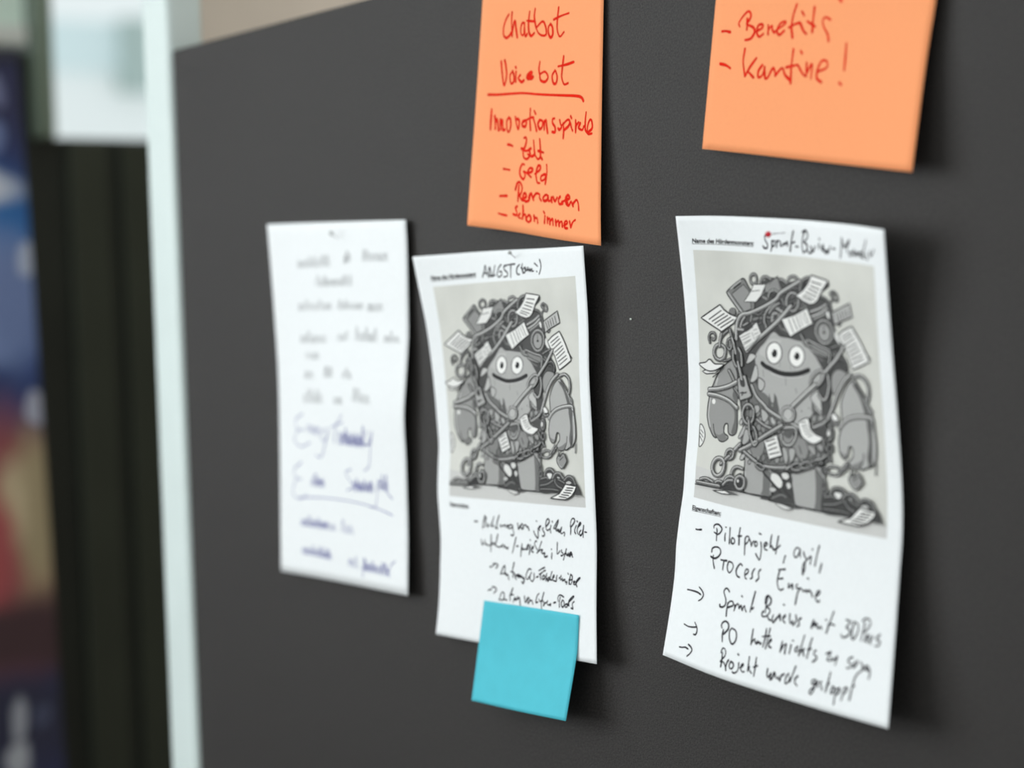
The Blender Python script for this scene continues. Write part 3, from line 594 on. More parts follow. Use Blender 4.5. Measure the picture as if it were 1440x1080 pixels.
INK_n2 = '''9.4,80.2 13.1,79.8 17.7,80.2
26.6,76.2 25.5,73.7 29.4,68.7 33.8,65.4 36.5,67.7 35.6,71.2 33.1,73.9
33.4,70.6 33.9,77.8
34.1,74.6 40.2,76.2 41.6,79.3 38.4,83.2 33.2,84.4
43.4,78.6 48.8,75.8 48.4,73.5 44.7,74.7 44.0,79.2 46.8,81.6 50.5,79.5
54.3,73.9 55.0,79.6
54.8,76.7 58.0,73.9 58.6,76.6 61.0,78.3
60.7,78.0 70.3,72.0 70.0,70.4 65.6,72.3 63.3,76.9 65.8,79.4 70.3,76.6
79.4,58.5 77.3,65.5 76.7,73.6 78.7,80.3
74.4,74.3 79.7,71.8 84.1,70.6
84.6,70.9 88.2,75.6 91.3,77.4
85.0,62.9 87.5,65.6
96.4,59.5 96.3,67.9 96.7,75.9
90.9,69.2 98.9,72.3
112.4,66.9 108.2,65.5 105.5,67.3 106.9,71.9 111.3,76.5 112.9,80.4
10.4,100.3 16.4,100.9 21.2,102.5
34.0,89.8 33.3,97.6 36.4,106.5
36.6,106.4 41.0,100.2 46.1,94.9
38.5,103.3 44.9,106.8
52.5,98.9 49.1,102.7 49.7,106.4 53.4,104.9 55.1,100.0
54.6,100.0 56.4,106.5 59.0,106.1
59.0,106.1 63.4,100.1 66.5,104.5
66.0,104.5 71.9,99.6 75.4,103.6 80.6,106.4
80.9,87.3 80.5,97.3 81.3,108.1
75.6,98.9 86.5,96.6
86.6,96.9 92.0,102.0 95.5,103.3
88.0,88.0 89.1,89.2
94.6,94.8 95.2,103.2
95.2,101.8 99.7,95.4 100.2,104.3
105.9,99.7 113.8,96.7 113.3,92.6 108.6,92.9 105.7,98.1 105.6,103.6 110.2,105.9
129.3,80.7 129.8,88.9 130.0,97.2
126.9,105.3 128.7,106.2
117.2,50.8 118.2,53.5 120.3,54.4'''
INK_s1k = '''43.3,37.7 45.9,32.2 48.3,37.7 51.2,32.2 52.1,37.6 56.3,32.1 58.8,37.5 62.8,28.8 63.8,37.4 66.6,32.0 69.1,37.4 71.5,28.6 73.6,37.3 77.5,31.8 78.3,37.2 82.2,28.5 83.6,37.1 85.9,28.4 88.6,37.1 90.5,28.3 93.3,37.0
114.8,35.0 115.7,28.7 117.2,34.4 119.3,24.9 120.6,33.9 122.0,27.6 123.4,33.3
141.8,33.4 144.6,24.4 146.1,33.4 148.8,24.4 151.4,33.5 153.1,27.5 155.7,33.5 158.3,27.6 160.7,33.5 163.0,27.6 165.8,33.6 167.4,27.6 169.5,33.6 173.2,27.6 174.3,33.6 178.1,27.7 179.9,33.7
71.4,52.9 74.7,44.6 78.0,52.8 79.7,47.7 82.8,52.7 85.9,44.5 86.8,52.6 89.8,47.5 91.2,52.5 94.9,47.5 97.1,52.4 98.5,47.4 100.7,52.4 103.7,47.4 106.6,52.3 108.3,47.3 110.7,52.2 113.2,44.2 115.0,52.1 117.6,44.2 120.5,52.0 123.8,44.2 124.4,51.9
41.7,73.4 43.8,67.9 45.1,73.3 48.9,67.8 51.0,73.1 54.7,64.4 57.7,72.9 59.6,67.5 63.3,72.8 65.4,67.3 69.0,72.6 71.6,67.1 72.9,72.5 76.7,63.8 79.2,72.3 81.3,66.8 84.5,72.1 87.1,66.6 88.6,72.0 91.4,66.5 93.5,71.8
103.8,71.3 106.6,63.6 108.4,71.2 111.7,66.3 113.2,71.0 115.6,63.4 116.9,71.0 119.7,66.1 122.7,70.8 124.4,66.0 127.2,70.7 129.6,65.9 131.9,70.6 133.8,65.8 135.8,70.5 138.5,65.7 140.9,70.4
147.7,72.1 151.1,66.0 152.6,71.9 154.2,65.9 156.7,71.8 159.8,65.7 162.1,71.7 164.3,65.6 166.0,71.6 168.9,65.5 171.3,71.5
41.7,101.2 44.9,95.1 46.6,101.1 50.3,95.1 51.8,101.0 55.4,91.3 58.1,100.9 61.5,94.9 63.4,100.8 66.5,94.8 67.8,100.7 71.8,94.8 73.8,100.6 76.2,94.7 79.0,100.5 81.4,94.6 82.7,100.5
101.4,98.3 104.5,93.5 106.9,98.2 110.2,93.4 112.0,98.1 115.4,90.0 117.4,97.9
128.6,97.4 131.3,85.8 133.5,97.6 135.5,90.9 138.4,97.7 140.9,91.0 142.8,97.9 146.0,86.3 147.7,98.0 149.6,91.4 151.9,98.2 155.1,91.6 156.5,98.3 159.5,86.8 162.0,98.4
172.7,98.2 175.1,93.1 178.1,98.2 179.5,93.1 182.5,98.2 184.0,89.0 187.0,98.3 188.9,93.1 192.2,98.3 193.5,93.2 196.6,98.3
49.2,114.1 52.5,108.9 56.2,114.1 58.5,109.0 62.5,114.1 64.6,109.0 66.9,114.1 69.9,109.0 72.6,114.1
46.4,129.8 49.3,124.5 50.7,129.9 55.1,124.6 56.8,129.9 59.6,124.6 62.6,129.9
80.5,128.0 82.9,119.7 85.3,127.9 87.0,119.6 89.7,127.7 91.7,119.4 93.4,127.5
108.6,127.5 111.9,122.5 113.4,127.7 115.6,119.8 119.5,127.8 120.6,122.9 123.6,128.0
44.5,150.8 47.0,143.4 48.9,150.7 53.0,139.0 55.5,150.5 58.1,138.9 61.2,150.4 64.0,143.1 67.2,150.2 69.6,138.6 71.8,150.1 74.7,142.8 78.1,149.9
96.2,149.3 97.5,144.0 100.6,149.3 102.9,143.9 105.5,149.3 107.3,143.9 109.7,149.3
126.8,145.7 129.7,134.6 132.3,146.1 135.2,135.0 138.8,146.4 140.7,139.5 143.4,146.7 146.3,139.9 148.6,147.1 151.3,140.2 154.7,147.3'''
INK_s1b = '''42.9,160.6 30.9,166.0 33.0,173.8 44.5,173.9
35.4,173.7 27.4,182.7 39.4,188.0 54.0,183.8
49.0,175.5 52.0,169.7 55.8,175.8 57.8,170.1 61.7,176.2 65.0,170.4 66.0,176.6 70.5,170.8 73.3,176.9
82.4,171.1 72.4,177.5 79.2,181.6 86.9,173.3
88.3,170.9 80.2,184.3 73.7,194.6 63.8,193.9
108.6,158.8 98.8,169.2 95.5,181.9
91.9,169.5 110.6,165.0
102.6,182.9 104.9,173.4 107.0,182.8 111.0,173.3 112.9,182.6 115.4,173.2 118.4,182.5 120.6,173.1 122.8,182.4 125.9,173.0 127.5,182.3 131.1,172.9 132.8,182.2 136.3,172.9 139.1,182.0 143.3,166.6 143.7,181.9
106.6,182.7 110.2,174.5 112.4,182.7 115.2,169.4 117.0,182.9 119.3,174.9 121.6,183.1 125.5,175.0 126.8,183.2 129.4,175.3 131.2,183.3 135.2,175.4 135.9,183.5 139.3,175.7 141.8,183.6
147.2,170.5 141.8,179.7 151.9,180.3 158.6,171.2
158.7,170.0 153.9,183.2 150.6,197.9 142.5,202.2
152.9,170.2 150.6,182.4
38.8,200.9 26.4,207.5 28.6,214.6 38.2,215.3
28.5,215.9 23.0,227.2 32.8,232.4 47.0,228.0
54.3,220.1 58.4,213.3 59.8,220.1 64.2,209.4 65.5,220.0 69.4,213.2 72.3,219.8 74.7,213.2 77.5,219.8
56.6,218.1 61.7,209.7 63.5,218.7 68.5,213.4 70.2,219.3 73.5,214.1 77.3,219.8
121.7,202.2 112.4,205.0 118.9,211.3 125.5,215.4 113.8,219.8
123.5,219.4 125.6,211.8 128.4,219.2 131.4,211.6 134.4,219.0 137.2,211.5 139.2,218.8 143.5,211.3 145.7,218.5 148.3,211.1 150.7,218.4 154.0,211.0 156.6,218.2
127.5,218.2 130.4,209.2 132.8,218.3 135.6,212.6 138.7,218.3 142.4,209.3 144.2,218.4 147.9,212.7 149.5,218.5 152.8,209.6 154.5,218.6
161.5,215.8 165.4,208.1 168.7,215.7 171.4,203.7 173.9,215.8 177.5,203.7 179.9,215.7
166.7,213.3 168.6,208.3 171.1,214.1 174.6,209.0 176.1,214.9 178.3,209.9 179.7,215.8
164.5,212.9 161.7,222.1 159.0,229.4 149.9,230.1
175.8,215.5 186.7,221.4
34.0,231.1 75.4,228.5 127.1,228.2 166.9,231.2 186.1,234.3
35.8,254.9 38.0,249.4 41.2,254.9 43.0,249.5 45.2,255.0 48.5,246.0 51.3,255.0 55.2,249.4 56.6,255.1 59.8,249.6 62.8,255.0 65.8,246.1 67.4,255.1 71.0,249.6 73.4,255.1 75.9,249.7 77.6,255.2 80.5,249.7 83.4,255.1 85.6,249.8 89.5,255.1 91.5,249.7 93.2,255.2
38.4,254.4 42.6,249.3 45.1,254.2 46.4,249.3 49.0,254.2 52.7,246.0 54.9,254.0 58.1,249.0 60.1,253.9 63.0,249.0 65.8,253.8 69.3,248.8 71.9,253.7 74.0,248.7 76.5,253.6 80.0,248.5 82.5,253.4
103.6,254.9 106.0,244.2 109.2,255.2 112.4,248.7 115.1,255.5 118.7,249.0 122.0,255.7
36.8,279.1 39.9,273.7 42.1,279.2 44.8,273.9 47.3,279.3 51.4,273.9 53.2,279.3 55.9,270.8 58.6,279.4 61.2,274.1 64.6,279.5 67.2,271.0 70.3,279.5 72.3,271.1 75.0,279.6 78.2,271.1 80.6,279.6 83.2,274.4 86.1,279.7
43.8,278.2 46.1,273.6 48.4,278.5 51.0,273.9 53.9,278.7 57.2,274.1 59.2,279.0 61.3,274.4 64.0,279.2 66.5,271.8 68.9,279.5 71.9,274.9 74.3,279.7 76.7,275.1 79.8,279.9 81.8,272.5 84.2,280.1
113.4,282.1 116.9,276.5 118.8,282.5 120.9,277.1 123.5,283.1 126.2,274.2 128.9,283.5
137.4,283.6 139.9,273.7 141.8,283.8 143.8,277.8 146.6,284.0 149.8,277.9 150.8,284.2 153.7,278.1 156.3,284.4 158.7,278.3 161.6,284.5 164.4,278.5 166.8,284.6 168.8,275.0 171.5,284.8 173.4,275.2 176.7,285.0 177.6,279.1 180.7,285.2
139.8,283.4 141.9,275.3 144.3,283.4 147.0,278.4 149.8,283.4 153.3,275.3 155.2,283.4 157.8,278.4 161.5,283.3 164.3,278.3 166.2,283.4 168.6,278.4 171.8,283.3 173.9,275.4 176.7,283.4
178.5,282.4 183.1,275.9 190.0,271.9
139.3,280.3 136.7,289.6'''
HEAD = {'s3': [[(12.78, 17.3), (71.16, 17.36), (13.2, 14.45)], [(12.44, 196.43), (43.87, 194.92), (12.25, 193.39)]],
  's2': [[(15.99, 19.25), (69.33, 18.25), (16.49, 15.82)], [(18.06, 195.02), (44.98, 195.35), (18.13, 192.21)]]}
PICTURE = {'s3': [(13.33, 22.06), (195.5, 21.49), (196.87, 186.43), (12.46, 187.82)], 's2': [(17.15, 24.56), (196.65, 20.68), (198.6, 186.1), (17.96, 187.47)]}
DRAWING = '''Q 0 203 0,868 200,884 500,918 800,942 1000,955 1000,1000 0,1000
P 0 176 140,613 136,624 132,614
P 1 72 227,317 224,279 243,244 265,231 296,154 347,116 404,87 455,88 502,96 560,81 635,70 612,79 685,131 734,170 747,206 761,254 789,333 822,377 831,415 796,440 748,483 729,533 725,582 738,614 739,662 721,699 728,741 689,776 677,857 625,935 478,942 371,941 436,920 402,926 386,817 277,799 248,776 263,719 250,673 240,614 232,576 221,526 206,454 188,424 173,384
P 2 110 258,486 247,575 253,660 243,728 261,769 285,798 386,814 478,939 605,936 679,776 718,742 711,687 732,626 714,588 662,589 626,591 503,632 420,558
U 2 104,20 299,278 334,268 345,245
U 2 130,16 513,200 543,183 581,179
U 5 118,16 527,213 574,206 619,188
U 8 130,26 506,175 536,176 568,170
U 2 92,20 458,136 493,140 529,143
U 5 130,20 539,116 572,122 607,125
U 5 118,26 421,137 456,128 491,128
U 8 92,26 614,204 637,191 659,177
U 11 104,20 624,215 666,193 711,178
U 2 92,16 418,266 459,245 485,215
U 5 104,16 272,297 318,283 363,266
U 5 92,16 414,207 447,191 484,184
U 11 92,16 462,169 494,177 528,175
U 8 92,26 408,223 437,234 469,224
U 8 104,16 611,125 629,137 657,131
U 11 130,16 398,210 413,191 439,179
U 8 92,26 399,123 437,128 475,124
U 14 92,20 640,197 678,190 709,203
U 2 118,20 289,178 328,159 344,131
U 17 118,26 556,213 594,216 632,219
U 14 92,26 414,227 435,209 462,198
U 17 118,26 423,255 451,239 469,217
U 8 118,16 519,122 551,116 583,107
U 20 118,26 358,231 394,245 436,240
U 14 92,20 498,180 530,170 564,158
U 23 118,20 289,209 338,222 389,223
U 17 130,16 518,156 542,143 567,130
U 20 92,26 473,142 495,129 521,131
U 26 92,26 320,237 348,238 368,223
U 14 118,26 328,183 358,166 380,143
P 3 118,66,10 297,602 283,622 295,639 314,619
P 3 150,66,10 338,597 324,615 335,630 353,612
P 3 132,66,10 378,596 363,613 379,628 393,610
P 5 118,66,10 410,594 399,608 413,620 422,605
P 7 150,66,10 441,597 428,617 438,634 455,614
P 9 132,66,10 477,593 464,608 471,621 492,605
P 11 150,66,10 504,597 490,616 500,632 517,613
P 3 150,66,10 542,592 530,611 542,627 556,607
P 5 132,66,10 577,592 563,608 575,622 591,605
P 7 132,66,10 607,586 593,605 602,622 621,601
P 9 150,66,10 637,587 625,605 632,622 647,602
P 11 150,66,10 671,584 656,598 669,610 686,595
P 5 142,66,10 275,631 263,651 271,668 290,648
P 5 118,66,10 316,624 304,641 307,658 329,639
P 5 142,66,10 353,625 342,640 356,652 365,637
P 7 150,66,10 390,628 378,647 387,664 403,644
P 9 118,66,10 430,624 417,643 428,660 443,640
P 11 132,66,10 458,623 444,640 453,655 473,637
P 13 150,66,10 489,619 474,635 485,649 504,632
P 15 142,66,10 524,615 512,634 520,649 536,631
P 17 118,66,10 558,618 545,638 550,656 571,635
P 19 142,66,10 588,616 575,633 584,647 601,629
P 21 142,66,10 621,613 609,629 622,643 633,626
P 23 132,66,10 652,613 640,629 653,641 664,626
P 13 150,66,10 688,608 675,623 687,635 701,620
P 7 132,66,10 269,659 257,678 264,695 283,675
P 9 150,66,10 299,658 286,677 290,693 313,674
P 7 132,66,10 345,653 330,669 348,682 361,666
P 9 132,66,10 371,655 359,672 374,686 384,669
P 11 142,66,10 409,653 398,669 413,682 422,667
P 13 150,66,10 439,647 427,667 440,683 452,664
P 15 142,66,10 470,650 458,668 473,683 483,665
P 17 118,66,10 511,651 498,665 514,676 525,662
P 19 150,66,10 542,649 529,663 542,674 555,661
P 21 118,66,10 569,644 557,660 572,672 582,657
P 23 142,66,10 608,642 593,659 609,672 623,656
P 25 118,66,10 636,640 622,658 629,674 648,656
P 25 132,66,10 677,643 663,657 676,668 691,654
P 11 142,66,10 287,680 276,697 286,713 301,694
P 13 118,66,10 316,681 300,700 308,716 334,696
P 15 118,66,10 353,680 338,695 352,707 369,692
P 13 142,66,10 391,677 380,693 387,707 404,690
P 15 150,66,10 425,681 414,697 426,712 436,695
P 17 132,66,10 458,672 449,688 458,702 469,686
P 19 118,66,10 492,675 480,691 489,704 505,688
P 21 150,66,10 524,674 510,690 516,703 538,686
P 23 118,66,10 553,669 539,684 546,697 567,681
P 25 142,66,10 585,668 574,685 588,699 596,683
P 27 150,66,10 626,670 612,687 624,701 639,684
P 29 118,66,10 653,667 640,681 648,693 665,678
P 27 150,66,10 691,665 680,678 692,688 701,675
P 15 142,66,10 306,714 292,734 298,751 322,730
P 17 132,66,10 345,709 334,728 350,743 358,725
P 19 132,66,10 372,706 358,723 367,737 388,719
P 17 150,66,10 408,706 398,724 413,739 421,721
P 19 150,66,10 445,707 433,727 443,744 458,723
P 21 150,66,10 479,699 469,715 482,729 490,712
P 23 150,66,10 505,700 491,717 502,732 519,713
P 25 142,66,10 543,696 529,710 541,722 556,707
P 27 142,66,10 578,698 565,717 577,733 591,713
P 29 132,66,10 608,698 596,713 609,726 619,710
P 31 132,66,10 637,694 625,711 630,727 649,708
P 31 132,66,10 679,690 666,707 680,723 691,704
P 17 118,66,10 287,739 273,757 289,771 305,753
P 19 132,66,10 331,736 315,756 334,770 347,751
P 21 142,66,10 356,734 345,750 352,763 369,746
P 21 118,66,10 393,735 378,752 396,764 408,748
P 21 118,66,10 427,731 417,747 431,760 438,744
P 23 142,66,10 456,729 447,746 454,760 467,743
P 25 150,66,10 493,724 482,742 487,758 505,739
P 27 118,66,10 522,726 511,744 518,759 535,741
P 29 142,66,10 557,724 544,741 558,754 571,737
P 31 142,66,10 592,723 581,742 588,760 603,739
P 33 150,66,10 624,718 612,734 619,746 637,730
P 33 132,66,10 659,718 648,737 659,754 670,734
P 35 132,66,10 686,718 671,737 685,751 700,732
P 19 132,66,10 270,769 258,786 265,800 284,782
P 21 150,66,10 302,771 290,787 300,800 318,783
P 23 142,66,10 349,762 339,781 348,797 363,777
P 25 118,66,10 378,763 368,782 374,799 392,779
P 27 118,66,10 411,759 400,778 406,795 425,775
P 25 150,66,10 448,759 436,779 449,794 463,775
P 27 132,66,10 474,757 463,773 470,786 487,769
P 29 142,66,10 514,753 505,772 517,788 524,769
P 31 142,66,10 546,751 534,771 548,788 560,768
P 33 150,66,10 572,754 563,769 572,782 582,767
P 35 132,66,10 603,751 591,769 601,784 616,765
P 37 118,66,10 637,747 623,767 641,783 651,763
P 39 132,66,10 669,743 659,761 669,778 680,758
P 2 152,28,17 195,427 134,465 99,505 76,542 58,559 58,585 51,613 48,645 49,664 62,701 85,732 103,741 113,738 127,749 148,750 171,737 176,725 162,719 151,711 152,689 159,677 171,676 173,692 175,708 186,717 203,717 219,704 225,677 224,645 223,621 220,578 225,531 221,479 210,453
P 4 104 202,544 195,570 222,593 225,565 221,547
P 4 104 184,602 204,618 208,652 197,688 192,708 202,715 217,703 222,677 222,645 219,614 203,600
P 4 122 86,695 93,722 106,738 127,747 148,748 169,737 160,724 149,714 126,726 100,721
S 4 195,18 107,508 97,534
S 4 190,20 64,590 58,623 55,657 67,698
P 5 236 96,597 95,601 93,605 90,608 86,609 82,608 78,607 76,604 75,600 75,596 78,592 81,590 85,589 89,589 93,591 95,594
S 5 40,12 87,687 92,711 102,732 112,739
S 5 40,14 148,695 155,679 165,674 174,681
P 29 160,40,15 271,779 274,805 276,866 278,917 289,930 365,929 419,927 433,917 433,868 426,823 379,818 314,794
P 31 106 387,828 385,906 376,922 419,926 430,916 431,871 423,831
S 31 190,12 280,832 285,893 288,921
S 32 150,12 427,874 425,914
P 41 166,40,15 523,818 538,893 547,929 566,941 675,940 689,932 690,856 684,824 648,783 568,798
P 43 106 645,784 650,843 652,907 649,937 683,937 686,827 678,809
S 44 205,9 684,833 687,932
P 43 62 433,822 440,920 426,940 540,933 533,880 520,824 424,821 364,833
P 44 222 432,833 425,855 447,875 473,884 484,864 462,838
P 45 215 477,829 493,849 514,836 502,822
P 44 205 503,864 513,882 526,872 517,857
P 45 190 421,896 437,905 455,894 436,888
S 46 50,26 385,838 442,875 493,915
S 47 110,22 432,932 478,910 503,915
S 48 52,22 493,849 488,879 528,914
P 44 140 399,724 477,724 486,776 497,788 506,763 517,780 533,764 543,739 561,757 597,747 611,719 644,739 647,704 662,717 683,717 687,690 647,678 567,682 469,679 376,727
P 45 132 292,743 312,779 345,782 374,763 380,726 348,709
S 45 62,13 611,716 596,693
S 46 62,13 644,738 625,714 611,696
S 47 62,13 647,706 643,693
S 45 62,13 506,765 515,740
S 45 62,13 540,742 537,764
S 45 62,12 560,712 571,737
P 46 165,60,10 474,730 486,776 498,788 506,757 491,727
P 48 165,60,10 508,730 517,777 535,759 539,726
P 48 158,60,10 603,702 618,726 644,737 640,707
P 48 150,60,10 654,696 662,714 682,717 684,693
P 46 158,60,10 284,750 271,776 292,792 312,773
P 27 173 323,404 348,372 379,345 425,300 461,314 504,316 570,322 601,314 616,344 650,375 680,411 701,436 689,462 658,494 676,531 680,569 674,584 648,570 632,564 626,591 574,618 549,647 513,644 467,620 446,589 402,567 438,571 413,583 401,552 378,537 355,529 337,489 301,503 301,482 323,439
P 28 188 348,391 375,358 410,328 468,328 439,361 417,404
P 28 190,58,12 327,402 292,394 273,424 270,437 301,425
P 30 184,58,12 323,436 301,477 292,503 314,501 339,479 335,446
P 32 180,58,12 343,484 340,520 355,532 373,520 377,496
P 28 92 401,535 416,573 420,605 391,601 401,560
P 29 92 431,532 456,597 417,600 428,564
P 30 92 438,539 452,600 420,595
P 28 190,62,11 620,527 649,558 672,574 680,569 677,541 664,501
P 30 100 627,544 648,573 626,579
P 9 180,58,10 249,642 234,662 243,672 255,656
P 13 176,58,10 261,669 231,721 238,726 259,704 269,684
P 48 168,58,10 269,684 256,743 287,730 297,694
P 29 172,58,10 360,598 365,635 381,644 400,620 383,603
P 28 178 413,626 421,647 436,642 424,625
P 28 170,58,10 315,592 326,619 350,604 344,585
P 48 178,58,10 260,780 247,803 263,805 276,783
P 48 160,58,10 302,798 292,810 301,817 311,805
S 28 120,8 489,466 489,498
S 28 120,9 540,503 545,520
S 34 130,9 369,453 373,478
S 28 130,7 514,420 516,440
S 28 130,7 536,426 537,441
S 28 130,7 461,416 459,433
S 28 85,10 570,580 572,585
S 30 100,9 608,564 611,571
P 29 108 474,377 471,395 461,411 447,422 430,427 413,425 398,417 388,403 385,386 388,368 398,352 413,341 430,336 447,338 461,347 471,360
P 30 240 467,378 464,394 456,407 444,417 430,422 415,420 403,412 395,400 392,385 395,369 403,356 416,346 430,341 445,343 457,351 464,363
P 31 26 446,382 445,388 442,394 437,398 431,399 426,399 421,396 418,391 417,384 418,378 421,372 426,368 432,367 437,367 442,370 445,375
P 32 225 425,373 425,375 424,377 422,378 420,378 419,378 417,377 416,376 416,374 416,372 417,371 419,369 421,369 422,369 424,370 425,371
P 29 108 593,378 589,396 579,411 564,422 547,427 530,426 516,417 506,404 503,388 506,370 516,356 530,345 547,340 565,341 580,349 590,362
P 30 240 586,379 583,395 574,408 561,418 547,423 532,421 520,414 512,402 510,387 513,372 521,358 533,349 547,344 562,346 574,353 583,365
P 31 26 564,381 563,388 559,393 554,397 549,399 543,398 538,395 535,390 534,384 535,378 538,373 543,369 549,367 555,368 559,371 563,375
P 32 225 542,375 542,377 541,379 539,380 538,380 536,380 534,379 534,378 533,376 534,375 535,373 536,372 538,371 539,372 541,372 542,374
S 35 32,52 364,427 383,437 406,443 439,452 475,457 521,455 565,447 613,431
S 36 205,8 417,462 467,469 521,466 576,458
S 29 150,18 303,234 294,267
S 30 128,22 311,258 345,250 361,248
S 31 62,16 365,234 345,252 336,269
S 17 150,20 370,165 392,172
S 11 60,18 407,148 422,164 436,143
S 17 120,20 469,165 483,186
S 23 168,26 444,204 473,215
S 24 160,24 418,257 422,230 437,223 455,232
S 25 40,18 433,242 447,230
S 25 118,16 454,265 472,285 486,278
S 28 132,18 483,284 515,300
S 29 60,14 440,285 476,307 515,311
S 20 112,18 575,158 591,176
S 21 126,16 567,195 603,181
S 20 140,18 497,239 476,249
U 11 128,34 355,115 367,93 389,86 415,95
U 11 138,34 500,101 509,81 538,74 560,86
U 14 132,36 448,95 470,91 494,102
U 21 120,40 571,139 568,114 580,87 608,74 635,73
P 24 40 627,99 625,107 620,114 612,119 603,121 594,120 586,117 581,110 580,103 581,95 587,88 594,83 604,80 613,81 620,85 625,91
P 25 150 610,110 609,112 608,114 606,115 603,116 601,116 599,115 597,113 597,111 597,109 599,108 601,106 603,106 606,106 608,107 609,108
P 25 205 620,91 620,94 618,96 616,97 613,98 611,97 608,96 607,95 606,93 607,90 608,89 611,87 613,87 616,87 618,88 620,89
P 31 122,48,15 256,100 211,129 175,155 173,167 208,203 247,239 275,244 316,227 317,166 287,133 264,101
Q 33 145,62,11 260,123 199,166 261,232 299,218 296,154
S 35 182,17 181,163 216,200 252,237
S 35 178,15 195,145 247,109
S 36 52,24 212,142 245,120
Q 23 138,58,14 389,111 450,79 474,132 433,146 385,147 378,129
S 25 90,8 404,112 446,86 465,130
O 35 132,32 336,98 335,106 330,113 324,117 316,119 308,118 301,114 297,108 296,101 297,93 302,87 309,82 317,80 325,81 331,85 335,91
U 36 132,22 203,248 186,238 200,226 215,230 211,247
U 39 175,18 225,246 233,237 243,241
U 26 150,26 400,165 407,145 429,134 454,142
Q 38 226,70,11 316,119 388,114 362,160 331,188 261,192 298,148
S 40 96,10 304,147 354,140
U 40 142,34 458,180 418,198 388,225 378,255 389,287
U 43 140,34 407,226 426,203 458,183
O 24 142,38 559,169 557,183 549,196 538,205 526,209 514,207 504,200 497,189 495,175 497,161 504,149 514,140 527,137 539,138 549,145 557,156
U 42 160,30 242,294 250,271 264,253
U 46 162,48 566,88 469,140 440,170 369,207 290,235 254,243 232,264 222,298 220,342
U 49 166,50 519,189 458,248 403,291 364,319 319,347 273,386
Q 52 222,62,11 234,329 334,267 362,311 315,353 267,389
Q 54 52 260,300 302,279 313,288 270,312
S 55 172,22 228,303 256,303
U 56 150,26 257,287 282,274
S 56 130,9 245,335 293,314
S 57 130,9 252,345 293,325
S 58 130,9 259,355 297,338
S 59 130,9 253,366 297,340
S 60 130,9 262,379 315,347
S 60 130,9 304,310 321,336
S 55 130,9 313,301 336,294
S 61 130,9 319,317 344,307
S 62 130,9 328,330 348,318
P 49 118 182,238 204,224 217,233 211,247
Q 56 236,30,17 132,213 153,232 188,247 229,255 206,283 168,304 138,321 79,298 21,273
S 58 66,15 138,236 68,276
S 59 66,15 155,247 85,283
S 60 66,15 174,253 99,291
S 61 66,15 192,259 116,298
S 62 66,15 207,267 133,305
Q 24 72 617,173 684,144 734,170 741,224 658,234 630,198
S 25 176,22 625,201 676,183 713,163
S 26 205,15 631,219 680,200 718,177
S 27 150,20 643,228 690,208 722,191
S 28 60,10 627,210 681,190 715,169
U 29 96,34 675,136 715,145 737,170 744,206 745,242
P 32 235 716,194 720,212 731,218 728,194
U 32 132,24 732,163 750,136 735,120 755,110 777,124 778,143 760,141 754,124
Q 35 186,36,16 849,146 864,199 797,222 759,240 746,191
S 37 66,14 764,193 779,222
S 38 66,14 781,187 791,216
S 39 66,14 797,182 806,211
S 40 66,14 812,176 822,205
S 41 66,14 830,168 840,200
U 39 150,12 780,238 789,238 794,229
Q 42 236,30,17 859,235 900,286 935,342 945,364 903,386 856,407 823,339 799,312 775,278 810,255
S 44 30,13 920,325 952,354
S 44 60,15 851,257 799,283
S 45 60,15 861,267 807,296
S 46 60,15 870,281 816,311
S 47 60,15 881,297 825,326
S 48 60,15 888,310 835,340
S 49 60,15 898,323 843,354
S 50 60,15 908,341 851,368
S 51 60,15 915,355 858,384
P 35 60 722,73 731,92 692,117 687,109
Q 49 234,44,15 632,60 728,73 692,113 668,153 647,168 622,173 584,163 545,145 583,122 615,91
S 51 62,15 635,84 689,90
S 52 66,14 628,100 678,109
S 53 70,14 617,112 668,124
S 54 74,14 602,126 660,138
S 55 80,13 591,138 648,152
S 56 84,13 582,146 631,159
Q 52 234,60,13 607,188 640,246 577,275 516,309 490,277 470,244 536,223
S 54 100,13 591,205 617,248
S 55 130,11 576,212 603,251
S 56 130,11 563,218 583,260
S 57 100,13 547,225 570,269
S 58 100,13 528,234 554,278
S 59 100,13 508,241 533,290
O 54 138,42 749,274 745,291 734,306 719,315 701,319 684,315 670,305 660,290 657,273 661,255 672,241 687,232 704,229 722,233 736,242 746,257
P 57 62 740,274 737,288 729,300 716,308 701,311 687,308 676,299 668,287 665,273 669,258 677,247 689,239 704,237 718,240 730,248 738,260
P 58 158 734,274 731,286 724,297 714,304 702,306 690,304 680,296 674,286 672,273 674,260 681,250 692,243 703,241 715,244 725,251 732,261
S 59 40,10 701,247 702,273
P 60 40 711,274 710,276 708,278 705,279 702,279 699,279 696,278 695,276 694,274 695,272 697,270 699,269 702,268 705,269 708,270 710,272
Q 57 132,52,12 620,321 665,328 727,346 724,375 674,360 627,344
U 59 160,26 610,312 675,330 730,346 726,395
P 62 150,52,10 624,341 674,358 716,370 700,373 634,357
S 64 110,22 649,369 694,387
U 64 140,34 572,297 595,329 624,337
U 62 118,28 738,332 770,320 799,312
S 62 150,10 743,354 784,374
S 65 150,10 754,345 784,364
U 66 110,22 774,374 803,369 822,387 819,412
U 69 90,18 784,386 807,390 811,406
P 65 225 760,284 775,303 790,307 766,263
U 58 132,24 68,370 62,350 73,331 94,330 100,348 86,359 79,350
U 63 120,34 174,313 141,338 126,364 124,376
S 66 60,30 190,309 208,335 189,347 204,373
O 66 142,42 158,401 155,413 148,424 137,431 124,435 111,433 100,428 93,418 91,407 94,395 101,384 112,377 125,374 138,375 149,381 156,390
U 69 150,38 137,329 128,358 125,380
